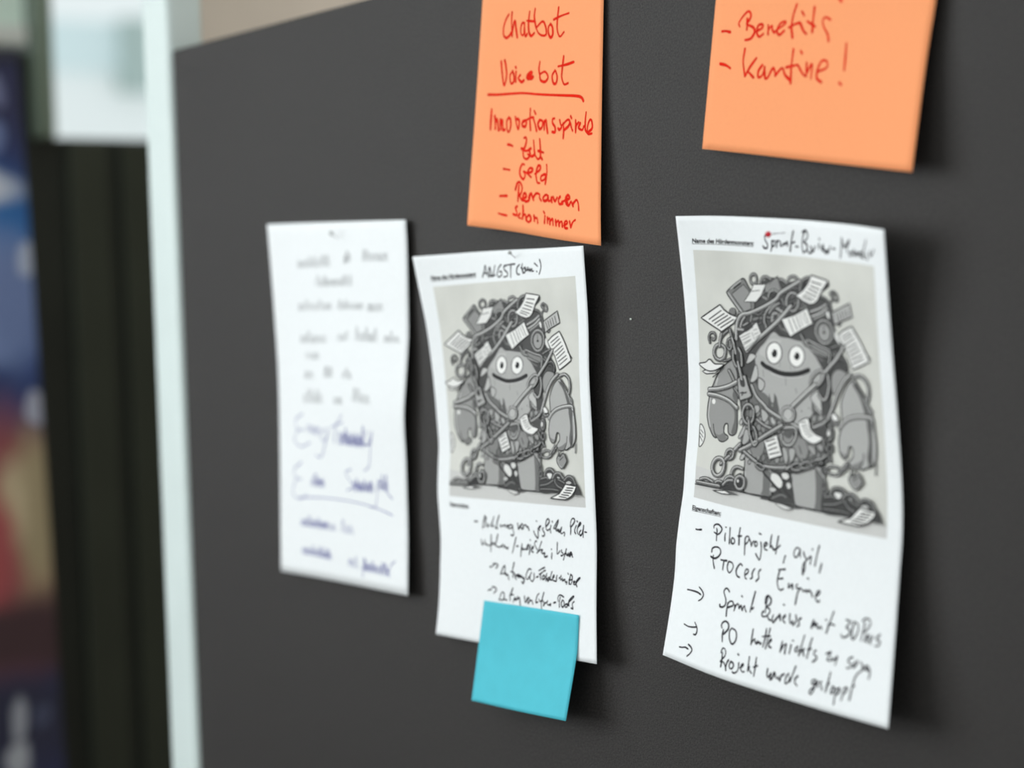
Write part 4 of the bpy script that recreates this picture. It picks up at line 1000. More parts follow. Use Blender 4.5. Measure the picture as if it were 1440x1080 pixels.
U 69 122,20 147,438 172,431 188,424
Q 4 226,34,13 40,479 15,489 40,497 93,490 134,460
P 72 232,34,14 65,436 94,452 147,450 109,473 69,483 36,478 2,459 41,450
S 74 36,12 83,505 113,486 147,462
U 67 130,34 186,307 193,336 185,347 188,383
O 70 128,28 197,366 195,374 192,382 188,387 182,389 177,388 172,383 169,377 168,368 170,360 173,352 178,347 183,345 189,346 193,350 196,357
U 73 158,34 195,341 208,370 219,402
P 76 60 219,391 233,387 240,427 222,429
U 77 150,32 204,390 203,423 214,448 222,452
U 80 150,32 230,379 244,400 249,426 249,445
U 80 150,34 177,471 191,488 204,507
U 5 132,30 202,536 221,552 230,569
U 83 168,48 61,555 117,547 175,531 221,510
U 86 168,48 58,573 114,574 176,585 222,607
U 34 158,48 298,516 327,554 375,582 395,597 468,623 538,641 574,654
U 45 140,38 335,640 377,657 415,665
U 45 150,36 455,671 479,651 503,645
U 50 148,40 479,656 534,649 545,673 528,706 501,718 476,708 469,679
P 53 90 482,668 531,657 514,689 486,684
Q 89 168,46,14 225,499 241,487 267,478 280,510 303,554 292,562 240,579 230,541
P 91 60 238,498 243,521 258,526 267,519 263,498 254,488
U 92 158,34 229,433 240,466 249,497
S 91 44,15 242,550 258,545 250,557
S 92 44,15 261,548 275,543
U 91 140,30 277,574 281,602
O 94 148,34 319,621 317,635 310,648 299,657 286,661 275,660 265,653 258,642 255,628 257,613 263,601 272,592 284,588 296,589 308,596 316,607
U 97 152,36 293,647 297,691 317,734 336,735 344,715 329,683 313,666
U 100 150,50 473,647 419,677 368,706 317,734 248,769
U 103 150,32 291,646 297,694 319,736 338,735 343,712 327,678 316,669
U 72 166,46 811,317 769,370 725,412 687,446
U 75 160,36 719,440 724,477 708,520 687,530 667,514
O 78 160,34 683,466 671,477 656,485 643,489 632,488 625,483 624,474 628,463 637,451 650,440 664,432 677,428 689,428 695,434 697,443 693,454
U 81 170,50 651,480 586,524 520,575
O 103 172,30 536,601 533,611 526,619 515,625 503,627 491,626 481,620 474,612 473,602 476,592 484,583 495,577 507,575 519,577 529,582 535,591
P 106 188 527,601 525,609 520,615 512,620 503,622 495,620 488,616 483,609 482,602 485,594 490,587 498,583 507,581 515,582 522,587 526,593
P 78 148,60,11 740,440 773,412 821,422 805,452 779,486 752,508 737,483
P 80 172,30,16 855,446 818,471 786,523 784,557 786,597 779,623 766,671 772,711 791,729 809,719 817,694 824,683 839,688 839,715 818,737 825,751 849,762 875,753 884,758 915,744 930,742 955,709 959,654 953,595 951,587 926,520 884,465
P 82 96 846,455 882,495 904,544 916,587 915,595 922,654 910,711 920,742 931,741 939,693 940,624 944,587 916,520 879,471
P 82 130 773,704 793,727 808,717 814,695 801,713
P 83 128 823,750 849,760 875,750 884,724 863,736
S 84 32,13 895,699 890,726 875,753
S 83 32,11 931,697 927,720 915,744
S 83 205,10 951,613 952,660 943,708
U 83 120,18 869,459 898,483 908,495
U 83 160,24 933,532 944,547 939,557
U 86 168,46 773,622 795,600 830,581 886,569 938,568 947,581
U 86 150,38 860,434 896,427 926,447 934,483 925,510
U 89 164,44 845,426 805,455 768,501 732,564 716,594
P 92 232,34,11 744,570 724,594 755,599 769,591
U 94 132,30 730,588 744,611 770,606
U 97 150,38 707,602 685,617 637,636
P 100 70 647,648 701,620 719,659 686,669
O 101 120,30 737,650 736,658 732,665 727,670 722,672 717,670 713,666 710,659 710,650 712,642 715,635 720,630 725,628 730,630 735,635 737,642
P 104 228 725,647 724,651 722,655 720,657 718,658 715,657 713,655 712,651 712,647 713,643 715,639 717,637 719,636 722,637 724,639 725,643
U 104 118,34 681,675 704,709 728,745
O 107 120,24 736,700 735,706 731,711 727,715 722,716 717,715 713,712 711,707 711,701 712,695 715,690 720,686 725,685 729,686 733,690 735,694
P 107 236,66,12 607,604 622,639 646,657 687,667 664,685 638,694 603,687 575,671 560,637 561,624
S 109 104,11 573,626 598,618
S 110 104,11 577,637 605,629
S 111 110,10 582,646 612,638
S 112 110,10 588,655 619,647
S 113 110,10 595,664 626,655
S 114 110,10 609,672 635,662
Q 103 230,64,13 382,714 449,683 478,758 414,782
S 105 92,15 394,716 439,700
S 106 92,15 406,731 446,713
S 107 92,15 410,747 451,730
S 108 92,15 416,762 463,747
U 109 150,42 271,771 326,795 378,810 429,811 481,805 518,796
O 112 140,24 390,824 385,827 379,828 370,827 361,825 353,821 347,817 344,813 345,809 349,806 356,805 365,806 374,808 382,812 388,816 390,820
U 112 150,34 503,806 538,783 578,773
O 115 146,24 583,781 584,786 581,792 574,797 564,801 553,804 542,804 533,803 527,799 526,794 530,789 537,783 547,779 558,776 569,776 578,778
O 118 146,24 629,769 630,774 626,779 619,784 608,789 596,791 585,792 576,791 571,787 570,782 574,777 581,772 592,768 604,765 615,764 624,766
O 121 140,24 681,751 683,756 680,761 674,767 664,772 653,776 642,778 633,777 627,775 625,770 627,765 633,759 643,754 654,750 665,748 675,749
U 124 150,28 649,752 681,743 705,727
S 127 50,20 492,818 552,813 607,793 690,761
P 128 150,50,10 648,777 678,805 698,822 697,796 679,776
O 130 120,20 704,837 703,842 701,846 698,848 695,849 692,848 689,846 688,842 687,838 688,833 690,829 692,827 695,826 699,826 701,829 703,833
O 130 150,24 781,775 780,781 772,786 760,791 745,794 729,794 715,792 705,788 701,783 703,777 711,771 723,766 739,763 754,763 768,765 777,769
U 133 158,24 809,740 783,767 768,777
U 136 150,18 818,749 792,773
O 133 120,16 711,784 709,788 706,791 702,793 697,794 691,794 687,792 684,788 683,785 685,781 688,777 692,775 697,774 702,775 707,777 710,780
U 139 160,18 834,763 831,781 840,786
S 142 60,10 836,766 839,784
P 143 146,38,14 861,771 845,786 831,781 818,799 829,821 855,837 886,811 890,803 876,777
S 145 186,10 825,801 834,821 853,832
S 146 50,11 842,801 865,786
S 83 120,22 954,729 949,767
U 112 158,40 248,744 229,763 209,785
O 115 150,34 215,795 211,802 204,808 196,812 188,813 182,810 177,805 175,799 177,791 181,783 188,777 196,774 204,773 210,775 215,780 217,787
U 118 150,40 196,799 175,816 152,839
O 121 162,44 171,850 167,864 159,876 147,885 134,888 121,886 112,878 106,867 105,853 109,839 118,827 130,819 143,816 155,818 165,825 171,837
S 124 32,12 146,841 155,845
P 4 226,34,13 6,699 26,705 40,739 30,774 9,790 6,744
S 6 90,11 12,720 28,732
S 7 90,11 9,734 29,749
S 8 90,11 10,749 26,766
P 124 46 19,937 94,936 175,935 247,931 277,926 272,861 243,865 195,908 93,924
U 125 150,34 211,874 220,849 240,836 270,839
U 125 140,42 20,932 94,930 151,927
U 128 148,34 40,918 71,909 113,916
U 131 145,32 130,916 145,908 165,908
U 134 140,36 174,921 188,889 211,878 230,882
U 137 146,32 173,918 195,898 223,892
O 140 150,36 287,891 285,901 281,911 273,918 263,921 254,921 246,917 240,909 238,899 239,889 243,879 250,873 259,869 269,870 278,874 284,881
P 143 40 282,890 281,898 277,905 272,910 265,912 258,912 251,909 247,903 246,896 246,889 250,882 255,877 262,875 269,875 275,878 280,884
P 144 215 258,889 257,891 256,893 255,895 253,896 251,896 249,894 248,893 247,890 248,888 248,886 250,884 252,883 254,883 256,884 257,886
S 143 60,14 11,943 136,938 247,931 365,932 430,931 426,941 552,943 695,944 824,942
Q 144 228,52,12 117,951 187,939 222,949 169,955
P 146 90 198,938 227,940 254,945 224,949
P 144 212,120,10 458,946 493,945 539,954 502,963
P 144 60 695,859 723,864 755,848 794,853 828,858 866,880 905,878 948,899 960,900 981,944 940,946 824,942 695,944
O 145 104,30 710,864 710,869 707,873 704,876 700,877 696,876 693,873 691,870 690,865 691,861 693,857 696,854 700,853 704,854 708,856 710,860
U 148 112,40 728,876 744,848 775,842 799,856
U 151 118,40 789,879 808,860 837,858 863,880
U 154 108,42 870,886 896,870 925,875 943,899
P 154 226 748,863 767,858 785,862 769,883
P 154 205 820,872 837,874 832,882
P 157 190 880,895 905,887 919,896 894,901
U 155 100,36 702,886 744,878 754,884
U 158 96,36 699,915 753,906 793,889
U 161 98,38 803,885 816,910 854,924
U 164 90,34 699,931 777,929 825,932
U 164 96,34 827,884 870,898
Q 167 238,24,17 878,901 953,908 941,930 916,953 876,970 813,970 768,968 834,944
S 169 40,16 886,917 932,917
S 170 40,16 876,927 924,928
S 171 40,16 863,938 914,939
S 172 40,16 848,948 899,950
S 173 40,15 833,957 883,961
S 169 150,14 940,952 969,948 992,949'''

# ------------------------------------------------------------------ sheets as curved surfaces
class Sheet:
    def __init__(s, key):
        (s.w, s.h), s.bulge, *E = SHEETS[key]
        s.E = [[Vector(p) * 1e-5 for p in e] for e in E]
        s.c = (s.E[0][0], s.E[0][-1], s.E[2][0], s.E[2][-1])
    @staticmethod
    def ev(e, t):
        n = len(e) - 1
        t = max(0.0, min(1.0, t)) * n
        i = min(int(t), n - 1); f = t - i
        a = e[max(i - 1, 0)]; b = e[i]; c = e[i + 1]; d = e[min(i + 2, n)]
        if i == 0: a = b * 2 - c
        if i == n - 1: d = c * 2 - b
        return 0.5 * (b * 2 + (c - a) * f + (a * 2 - b * 5 + c * 4 - d) * f * f + (b * 3 - a - c * 3 + d) * f ** 3)
    def at(s, u, v):
        T, Rr, B, L = s.E
        out = Vector((0, -s.bulge * 16 * u * (1 - u) * v * (1 - v), 0))
        return out + ((1 - v) * s.ev(T, u) + v * s.ev(B, u) + (1 - u) * s.ev(L, v) + u * s.ev(Rr, v)
                - ((1 - u) * (1 - v) * s.c[0] + u * (1 - v) * s.c[1] + (1 - u) * v * s.c[2] + u * v * s.c[3]))
    def grid(s, nu, nv):
        """tabulate the surface and its outward normal for fast lookups"""
        s.nu, s.nv = nu, nv
        s.P = [[s.at(i / nu, j / nv) for i in range(nu + 1)] for j in range(nv + 1)]
        s.N = []
        for j in range(nv + 1):
            row = []
            for i in range(nu + 1):
                du = s.P[j][min(i + 1, nu)] - s.P[j][max(i - 1, 0)]
                dv = s.P[min(j + 1, nv)][i] - s.P[max(j - 1, 0)][i]
                n = du.cross(dv).normalized()
                row.append(n if n.y < 0 else -n)
            s.N.append(row)
    def mm(s, x, y, off):
        """a point x, y mm on the sheet, lifted off it along the normal; bilinear so that it stays on the sheet's mesh"""
        a = max(0.0, min(1.0, x / s.w)) * s.nu; b = max(0.0, min(1.0, y / s.h)) * s.nv
        i = min(int(a), s.nu - 1); j = min(int(b), s.nv - 1); f = a - i; g = b - j
        def bl(M): return (M[j][i] * (1 - f) + M[j][i + 1] * f) * (1 - g) + (M[j + 1][i] * (1 - f) + M[j + 1][i + 1] * f) * g
        return bl(s.P) + bl(s.N) * off
def make_sheet(name, key, m, nu, nv, thick=0.00015):
    s = Sheet(key); s.grid(nu, nv)
    V, Fc = [], []
    n = (nu + 1) * (nv + 1)
    for side in (0, 1):
        for j in range(nv + 1):
            for i in range(nu + 1): V.append(s.P[j][i] - s.N[j][i] * thick * side)
    q = lambda i, j, k: k * n + j * (nu + 1) + i
    for j in range(nv):
        for i in range(nu):
            Fc.append((q(i, j, 0), q(i, j + 1, 0), q(i + 1, j + 1, 0), q(i + 1, j, 0)))
            Fc.append((q(i, j, 1), q(i + 1, j, 1), q(i + 1, j + 1, 1), q(i, j + 1, 1)))
    for i in range(nu):
        Fc.append((q(i, 0, 0), q(i + 1, 0, 0), q(i + 1, 0, 1), q(i, 0, 1)))
        Fc.append((q(i, nv, 0), q(i, nv, 1), q(i + 1, nv, 1), q(i + 1, nv, 0)))
    for j in range(nv):
        Fc.append((q(0, j, 0), q(0, j, 1), q(0, j + 1, 1), q(0, j + 1, 0)))
        Fc.append((q(nu, j, 0), q(nu, j + 1, 0), q(nu, j + 1, 1), q(nu, j, 1)))
    o = obj(name, V, Fc, m)
    for p in o.data.polygons[:2 * nu * nv]: p.use_smooth = True
    return o, s

# ------------------------------------------------------------------ ink
def spline(P, step, closed=False):
    P = [Vector((x, y)) for x, y in P]
    n = len(P)
    if n == 2 and not closed: Q = [P[0] * 2 - P[1], P[0], P[1], P[1] * 2 - P[0]]
    elif closed: Q = [P[-1]] + P + [P[0], P[1]]
    else: Q = [P[0] * 2 - P[1]] + P + [P[-1] * 2 - P[-2]]
    out = []
    for i in range(1, len(Q) - 2):
        a, b, c, d = Q[i - 1:i + 3]
        k = max(1, min(14, int((c - b).length / step + 0.999)))
        for j in range(k):
            f = j / k
            out.append(0.5 * (b * 2 + (c - a) * f + (a * 2 - b * 5 + c * 4 - d) * f * f + (b * 3 - a - c * 3 + d) * f ** 3))
    if not closed: out.append(P[-1])
    return out
def ribbon(C, w, closed=False, taper=None):
    """2D band of width w along C with round ends -> verts, faces"""
    V, Fc = [], []
    n = len(C)
    for i, p in enumerate(C):
        a = C[i - 1] if (i > 0 or closed) else p
        b = C[(i + 1) % n] if (i < n - 1 or closed) else p
        t = b - a
        t = t.normalized() if t.length > 1e-9 else Vector((1, 0))
        nn = Vector((-t.y, t.x)); hw = w / 2 * (taper(i / max(1, n - 1)) if taper else 1)
        V += [p + nn * hw, p - nn * hw]
    for i in range(n if closed else n - 1):
        j = (i + 1) % n
        Fc.append((2 * i, 2 * i + 1, 2 * j + 1, 2 * j))
    if not closed:
        for end in (0, n - 1):
            p = C[end]; l, r = V[2 * end], V[2 * end + 1]
            t = (C[0] - C[1]) if end == 0 else (C[-1] - C[-2])
            t = t.normalized() if t.length > 1e-9 else Vector((1, 0))
            hw = (l - r).length / 2; x = (l - r).normalized() if hw > 1e-9 else Vector((0, 1))
            k0 = len(V); ring = [2 * end]
            for k in range(1, 4):
                an = math.pi * k / 4
                V.append(p + x * (math.cos(an) * hw) + t * (math.sin(an) * hw)); ring.append(k0 + k - 1)
            ring.append(2 * end + 1)
            Fc.append(tuple(ring))
    return V, Fc
def parse(txt):
    return [[tuple(float(v) for v in p.split(',')) for p in l.split()] for l in txt.strip().split('\n')]
def writing(name, sheet, txt, w, m, parent, off=0.00012, seed=1):
    rnd = random.Random(seed); V, Fc = [], []
    for st in parse(txt):
        C = spline(st, 0.7)
        ph = rnd.uniform(0, 6); ww = w * rnd.uniform(0.9, 1.1)
        v, f = ribbon(C, ww, taper=lambda t: 0.92 + 0.14 * math.sin(ph + 5 * t))
        k = len(V); V += [sheet.mm(p.x, p.y, off + 2e-6 * rnd.random()) for p in v]
        Fc += [tuple(i + k for i in g) for g in f]
    return obj(name, V, Fc, m, parent)
def printed_line(name, sheet, text, a, b, top, parent, under=True, off=0.0001):
    """a line of bold sans print between two points on the sheet (mm)"""
    cu = bpy.data.curves.new('type', 'FONT'); cu.body = text; cu.size = 1.0; cu.offset = 0.035; cu.resolution_u = 3
    o = bpy.data.objects.new('type', cu); COL.objects.link(o)
    dg = bpy.context.evaluated_depsgraph_get()
    me = bpy.data.meshes.new_from_object(o.evaluated_get(dg))
    x1 = max(v.co.x for v in me.vertices)
    A = Vector(a); B = Vector(b); T = Vector(top)
    ex = (B - A) / x1; ey = (T - A) / 0.72
    V = [A + ex * v.co.x + ey * v.co.y for v in me.vertices]
    Fc = [tuple(p.vertices) for p in me.polygons]
    bpy.data.objects.remove(o); bpy.data.curves.remove(cu); bpy.data.meshes.remove(me)
    if under:
        n = 24; k = len(V)
        for i in range(n + 1):
            p = A + (B - A) * (i / n)
            V += [p - ey * 0.14, p - ey * 0.22]
        Fc += [(k + 2 * i, k + 2 * i + 1, k + 2 * i + 3, k + 2 * i + 2) for i in range(n)]
    return obj(name, [sheet.mm(p.x, p.y, off) for p in V], Fc, TONER, parent)

def refine(V, T, h):
    """split long edges of a triangle list so that a large print follows the curved paper"""
    for _ in range(9):
        mid, out, done = {}, [], True
        def half(i, j):
            if (V[i] - V[j]).length <= h: return None
            k = (min(i, j), max(i, j))
            if k not in mid:
                mid[k] = len(V); V.append((V[i] + V[j]) / 2)
            return mid[k]
        for a, b, c in T:
            x, y, z = half(a, b), half(b, c), half(c, a)
            k = (x is not None) + (y is not None) + (z is not None)
            if k == 0: out.append((a, b, c)); continue
            done = False
            while not (x is not None and (k != 2 or z is None) ):
                a, b, c, x, y, z = b, c, a, y, z, x
            if k == 1: out += [(a, x, c), (x, b, c)]
            elif k == 2: out += [(x, b, y), (a, x, y), (a, y, c)]
            else: out += [(a, x, z), (x, b, y), (y, c, z), (x, y, z)]
        T = out
        if done: break
    return V, T
LAYER = 0.9e-5
def illustration(sheet, quad, parent):
    q = [Vector(p) for p in quad]
    def pic(p):
        s, t = p.x / 1000, p.y / 1000
        return q[0] * ((1 - s) * (1 - t)) + q[1] * (s * (1 - t)) + q[2] * (s * t) + q[3] * ((1 - s) * t)
    V, Fc, Mi, mats, index = [], [], [], [], {}
    def put(v2, f, m, layer):
        if m.name not in index: index[m.name] = len(mats); mats.append(m)
        k = len(V); off = 0.00006 + layer * LAYER
        for p in v2:
            p = Vector((max(0, min(1000, p.x)), max(0, min(1000, p.y))))
            w = pic(p); V.append(sheet.mm(w.x, w.y, off))
        for g in f: Fc.append(tuple(i + k for i in g)); Mi.append(index[m.name])
    def fill(C, m, layer, h=30.0):
        tri = tessellate_polygon([[Vector((p.x, p.y, 0)) for p in C]])
        v, t = refine([Vector(p) for p in C], [tuple(x) for x in tri], h)
        put(v, t, m, layer)
    def stroke(C, w, m, layer, closed=False):
        put(*ribbon(C, w, closed), m, layer)
    fill([Vector(p) for p in ((0, 0), (1000, 0), (1000, 1000), (0, 1000))], PRINT_BG, -3, 24.0)
    K = 0.315
    for l in DRAWING.strip().split('\n'):
        k, L, h, *pts = l.split(); L = int(L); h = [float(x) for x in h.split(',')]
        P = [tuple(float(x) for x in p.split(',')) for p in pts]
        if k in 'PQ':
            C = spline(P, 9.0, True) if k == 'P' else [Vector(p) for p in P]
            fill(C, tone(h[0]), L)
            if len(h) > 1:
                if k == 'Q':
                    D = []
                    for i, p in enumerate(C):
                        n2 = C[(i + 1) % len(C)]; r = max(1, int((n2 - p).length / 12))
                        D += [p + (n2 - p) * (j / r) for j in range(r)]
                    C = D
                stroke(C, h[2] * 1.15 * K, tone(h[1] - 14), L + 1, True)
        elif k == 'S':
            stroke(spline(P, 8.0), h[1] * 1.12 * K, tone(h[0] - (10 if h[0] < 90 else 0)), L)
        else:
            cl = k == 'O'; w = h[1] * K; C = spline(P, 7.0, cl)
            stroke(C, w + 17 * K, tone(26), L, cl)
            stroke(C, w - 5 * K, tone(h[0]), L + 1, cl)
            for sgn, dv, ww in ((-1, 44, 0.26), (1, -52, 0.28)):
                D = []
                for i, p in enumerate(C):
                    a = C[i - 1] if (i or cl) else p
                    b = C[(i + 1) % len(C)] if (i < len(C) - 1 or cl) else p
                    t = (b - a); t = t.normalized() if t.length > 1e-9 else Vector((1, 0))
                    n2 = Vector((-t.y, t.x))
                    if n2.y + 0.4 * n2.x < 0: n2 = -n2
                    D.append(p + n2 * (sgn * w * 0.22))
                stroke(D, w * ww, tone(h[0] + dv), L + 2, cl)
    return obj('printed_illustration', V, Fc, mats, parent, Mi)

# ------------------------------------------------------------------ setting
FLOOR_Z = -1.45
WALL_DARK = mat('green_black_wall', rgb(38, 42, 35), 0.6, 0.3, 0.15, 6.0)
WALL_DARK2 = mat('green_black_panel', rgb(52, 57, 46), 0.55, 0.3, 0.12, 5.0)
BEIGE = mat('beige_wall', rgb(206, 189, 172), 0.8, 0.2, 0.03, 5.0)
FRAME = mat('grey_green_frame', rgb(112, 126, 110), 0.5, 0.3, 0.04, 8.0)
SILL = mat('pale_sill', rgb(205, 210, 205), 0.5, 0.3, 0.03, 8.0)
CARPET = mat('grey_carpet', rgb(96, 94, 92), 0.9, 0.1, 0.2, 300.0)
WHITEWALL = mat('white_wall', rgb(226, 226, 222), 0.8, 0.2, 0.02, 4.0)
glass = bpy.data.materials.new('window_glass'); glass.use_nodes = True
gb = glass.node_tree.nodes['Principled BSDF']
gb.inputs['Base Color'].default_value = (0.97, 1.0, 1.0, 1); gb.inputs['Roughness'].default_value = 0.0
gb.inputs['Transmission Weight'].default_value = 1.0; gb.inputs['IOR'].default_value = 1.02

tag(box('floor', (-2.2, -4.4, FLOOR_Z - 0.05), (2.6, 0.75, FLOOR_Z), CARPET), kind='structure')
# the left wall with a big window along the room and a narrow one beside the corner
WX0, WX1 = -1.86, -1.70
tag(boxes('wall_left', [
    ((WX0, -4.4, FLOOR_Z), (WX1, 0.75, -0.38)),
    ((WX0, -4.4, -0.38), (WX1, -3.46, 1.40)),
    ((WX0, -0.80, -0.38), (WX1, 0.386, 0.462)),
    ((WX0, 0.386, -0.38), (WX1, 0.75, 0.342)),
    ((WX0, -0.80, 0.462), (WX1, -0.26, 1.40)),
    ((WX0, -4.4, 1.40), (WX1, 0.75, 1.55))], WALL_DARK), kind='structure')
tag(box('trim_1', (WX1, 0.437, FLOOR_Z), (WX1 + 0.012, 0.50, 0.338), WALL_DARK2, bev=0.004), kind='structure')
tag(box('trim_2', (WX1, 0.52, FLOOR_Z), (WX1 + 0.010, 0.60, 0.338), WALL_DARK2, bev=0.004), kind='structure')
w1 = tag(boxes('window_1', [
    ((WX0 + 0.02, 0.386, 0.340), (WX1 + 0.03, 0.412, 1.40)),
    ((WX0 + 0.02, 0.71, 0.342), (WX1 - 0.02, 0.75, 1.40)),
    ((WX0 + 0.02, -0.26, 0.462), (WX1 + 0.02, -0.22, 1.40))], FRAME, bev=0.004), kind='structure')
box('window_pane', (WX0 + 0.06, -0.22, 0.342), (WX0 + 0.066, 0.71, 1.40), glass, w1)
w2 = tag(boxes('window_2', [
    ((WX0 + 0.02, -3.46, -0.38), (WX1 - 0.01, -3.40, 1.40)),
    ((WX0 + 0.02, -0.86, -0.38), (WX1 - 0.01, -0.80, 1.40)),
    ((WX0 + 0.02, -2.16, -0.38), (WX1 - 0.01, -2.10, 1.40)),
    ((WX0 + 0.02, -3.40, -0.38), (WX1 - 0.01, -0.86, -0.32))], FRAME, bev=0.004), kind='structure')
box('window_pane', (WX0 + 0.06, -3.40, -0.32), (WX0 + 0.066, -0.86, 1.40), glass, w2)
tag(box('wall_back', (-1.70, 0.60, FLOOR_Z), (2.6, 0.75, 1.55), BEIGE), kind='structure')

# roller blind over the left part of the narrow window
rb = empty('roller_blind', (WX1 + 0.03, 0.06, 1.36))
BLIND = mat('grey_green_blind', rgb(205, 226, 214), 0.8, 0.2, 0.03, 40.0)
for part in (box('blind_fabric', (WX1 + 0.012, -0.24, 0.497), (WX1 + 0.015, 0.375, 1.36), BLIND),
             box('bottom_rail', (WX1 + 0.004, -0.24, 0.470), (WX1 + 0.024, 0.375, 0.500), SILL, bev=0.004),
             box('blind_cassette', (WX1 + 0.001, -0.25, 1.34), (WX1 + 0.06, 0.38, 1.40), SILL, bev=0.006)):
    adopt(part, rb)
tag(rb, 'grey green roller blind with a pale bottom rail above the blue banner', 'blind')

# pale building seen through the window
BLD = mat('white_render', (0.97, 0.98, 0.975, 1), 0.8, 0.2, 0.02, 0.6)
BAND = mat('pale_roof', rgb(224, 238, 240), 0.7, 0.2, 0.05, 1.0)
DARKGLASS = mat('dull_glass', rgb(178, 194, 190), 0.5, 0.3)
bd = empty('building', (-9.0, 4.4, FLOOR_Z))
adopt(box('facade', (-11.0, 3.3, FLOOR_Z), (-9.0, 5.6, 1.40), BLD), bd)
adopt(box('roof', (-11.0, 3.3, 1.40), (-8.95, 5.6, 1.64), BAND), bd)
adopt(box('chimney', (-9.6, 4.10, 1.30), (-8.90, 4.27, 1.66), DARKGLASS, bev=0.01), bd)
tag(bd, 'pale blurred building seen outside through the bright window', 'building')

# roll-up banner at the left edge; soft coloured print patches plus painted-in bokeh highlights
BX, BY0, BZ0, BZ1 = -1.50, -0.42, FLOOR_Z + 0.08, 0.436
def banner_print_bokeh():
    m = bpy.data.materials.new('banner_print_bokeh'); m.use_nodes = True
    nt = m.node_tree; b = nt.nodes['Principled BSDF']; b.inputs['Roughness'].default_value = 0.5
    tc = nt.nodes.new('ShaderNodeTexCoord')
    nz = nt.nodes.new('ShaderNodeTexNoise'); nz.inputs['Scale'].default_value = 9.0
    nt.links.new(tc.outputs['Object'], nz.inputs['Vector'])
    wob = nt.nodes.new('ShaderNodeVectorMath'); wob.operation = 'MULTIPLY_ADD'
    wob.inputs[1].default_value = (0.05, 0.05, 0.05)
    nt.links.new(nz.outputs['Color'], wob.inputs[0]); nt.links.new(tc.outputs['Object'], wob.inputs[2])
    last = None
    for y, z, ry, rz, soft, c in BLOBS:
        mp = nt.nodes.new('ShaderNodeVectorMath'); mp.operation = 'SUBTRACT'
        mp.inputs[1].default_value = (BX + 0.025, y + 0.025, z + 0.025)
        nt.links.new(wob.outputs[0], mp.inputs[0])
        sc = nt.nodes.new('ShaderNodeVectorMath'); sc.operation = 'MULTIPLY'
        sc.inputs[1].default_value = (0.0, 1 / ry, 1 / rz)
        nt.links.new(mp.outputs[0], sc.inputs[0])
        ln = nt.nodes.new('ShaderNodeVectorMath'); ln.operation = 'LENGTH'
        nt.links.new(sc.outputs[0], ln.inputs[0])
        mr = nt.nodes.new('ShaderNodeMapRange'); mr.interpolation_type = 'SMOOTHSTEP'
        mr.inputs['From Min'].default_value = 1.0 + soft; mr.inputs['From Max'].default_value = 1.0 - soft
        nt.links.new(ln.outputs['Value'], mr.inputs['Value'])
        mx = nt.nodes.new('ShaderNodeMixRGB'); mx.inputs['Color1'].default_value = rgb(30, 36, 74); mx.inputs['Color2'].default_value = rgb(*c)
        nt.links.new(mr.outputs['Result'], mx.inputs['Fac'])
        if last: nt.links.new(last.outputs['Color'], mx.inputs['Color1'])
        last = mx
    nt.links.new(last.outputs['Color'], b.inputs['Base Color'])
    return m
BLOBS = [
    (0.16, 0.12, 0.22, 0.20, 0.35, (22, 56, 118)), (0.20, 0.19, 0.11, 0.09, 0.5, (30, 100, 165)),
    (0.20, 0.09, 0.085, 0.10, 0.5, (118, 140, 186)), (0.26, 0.10, 0.04, 0.07, 0.6, (104, 124, 170)),
    (0.20, 0.255, 0.075, 0.028, 0.4, (190, 198, 212)), (0.16, -0.02, 0.13, 0.05, 0.5, (28, 52, 104)),
    (0.235, -0.22, 0.085, 0.17, 0.35, (138, 72, 74)), (0.285, -0.19, 0.035, 0.12, 0.5, (158, 144, 112)),
    (0.245, -0.17, 0.028, 0.05, 0.6, (188, 172, 140)), (0.215, -0.23, 0.03, 0.08, 0.6, (160, 72, 76)),
    (0.25, -0.345, 0.12, 0.05, 0.5, (58, 34, 40)), (0.22, -0.46, 0.14, 0.06, 0.5, (30, 34, 60)),
    (0.250, 0.385, 0.012, 0.022, 0.2, (104,110,146)), (0.245, 0.325, 0.016, 0.022, 0.2, (96,112,156)),  # small round dots from here: out-of-focus highlights painted into the colour
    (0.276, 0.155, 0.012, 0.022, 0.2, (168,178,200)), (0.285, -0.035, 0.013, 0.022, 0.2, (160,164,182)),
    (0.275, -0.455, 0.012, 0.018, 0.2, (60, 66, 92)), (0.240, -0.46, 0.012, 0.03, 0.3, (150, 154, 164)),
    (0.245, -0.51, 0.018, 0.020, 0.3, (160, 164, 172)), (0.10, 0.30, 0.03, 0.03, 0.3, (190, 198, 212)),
    (-0.12, -0.2, 0.12, 0.14, 0.4, (138, 72, 74)), (-0.2, 0.2, 0.1, 0.1, 0.5, (30, 100, 165))]
bn = empty('rollup_banner', (BX, -0.06, FLOOR_Z))
edge_y = lambda z: 0.281 + (BZ1 - z) * 0.028
V = []
for x in (BX, BX - 0.003):
    V += [(x, BY0, BZ1), (x, BY0, BZ0), (x, edge_y(BZ0), BZ0), (x, edge_y(BZ1), BZ1)]
fab = obj('banner_fabric', V, [(0, 1, 2, 3), (4, 7, 6, 5), (0, 4, 5, 1), (1, 5, 6, 2), (2, 6, 7, 3), (3, 7, 4, 0)], banner_print_bokeh())
pole = box('top_rail', (BX - 0.006, BY0 - 0.004, BZ1 - 0.012), (BX + 0.005, edge_y(BZ1) + 0.002, BZ1 + 0.004), mat('dark_rail', rgb(46, 50, 66), 0.4, 0.4), bev=0.002)
foot = box('banner_base', (BX - 0.06, BY0 - 0.01, FLOOR_Z), (BX + 0.06, edge_y(BZ0) + 0.01, FLOOR_Z + 0.085), SILL, bev=0.02, seg=4)
for part in (fab, pole, foot): adopt(part, bn)
tag(bn, 'blue roll-up banner with red and cream print beside the dark wall', 'banner')

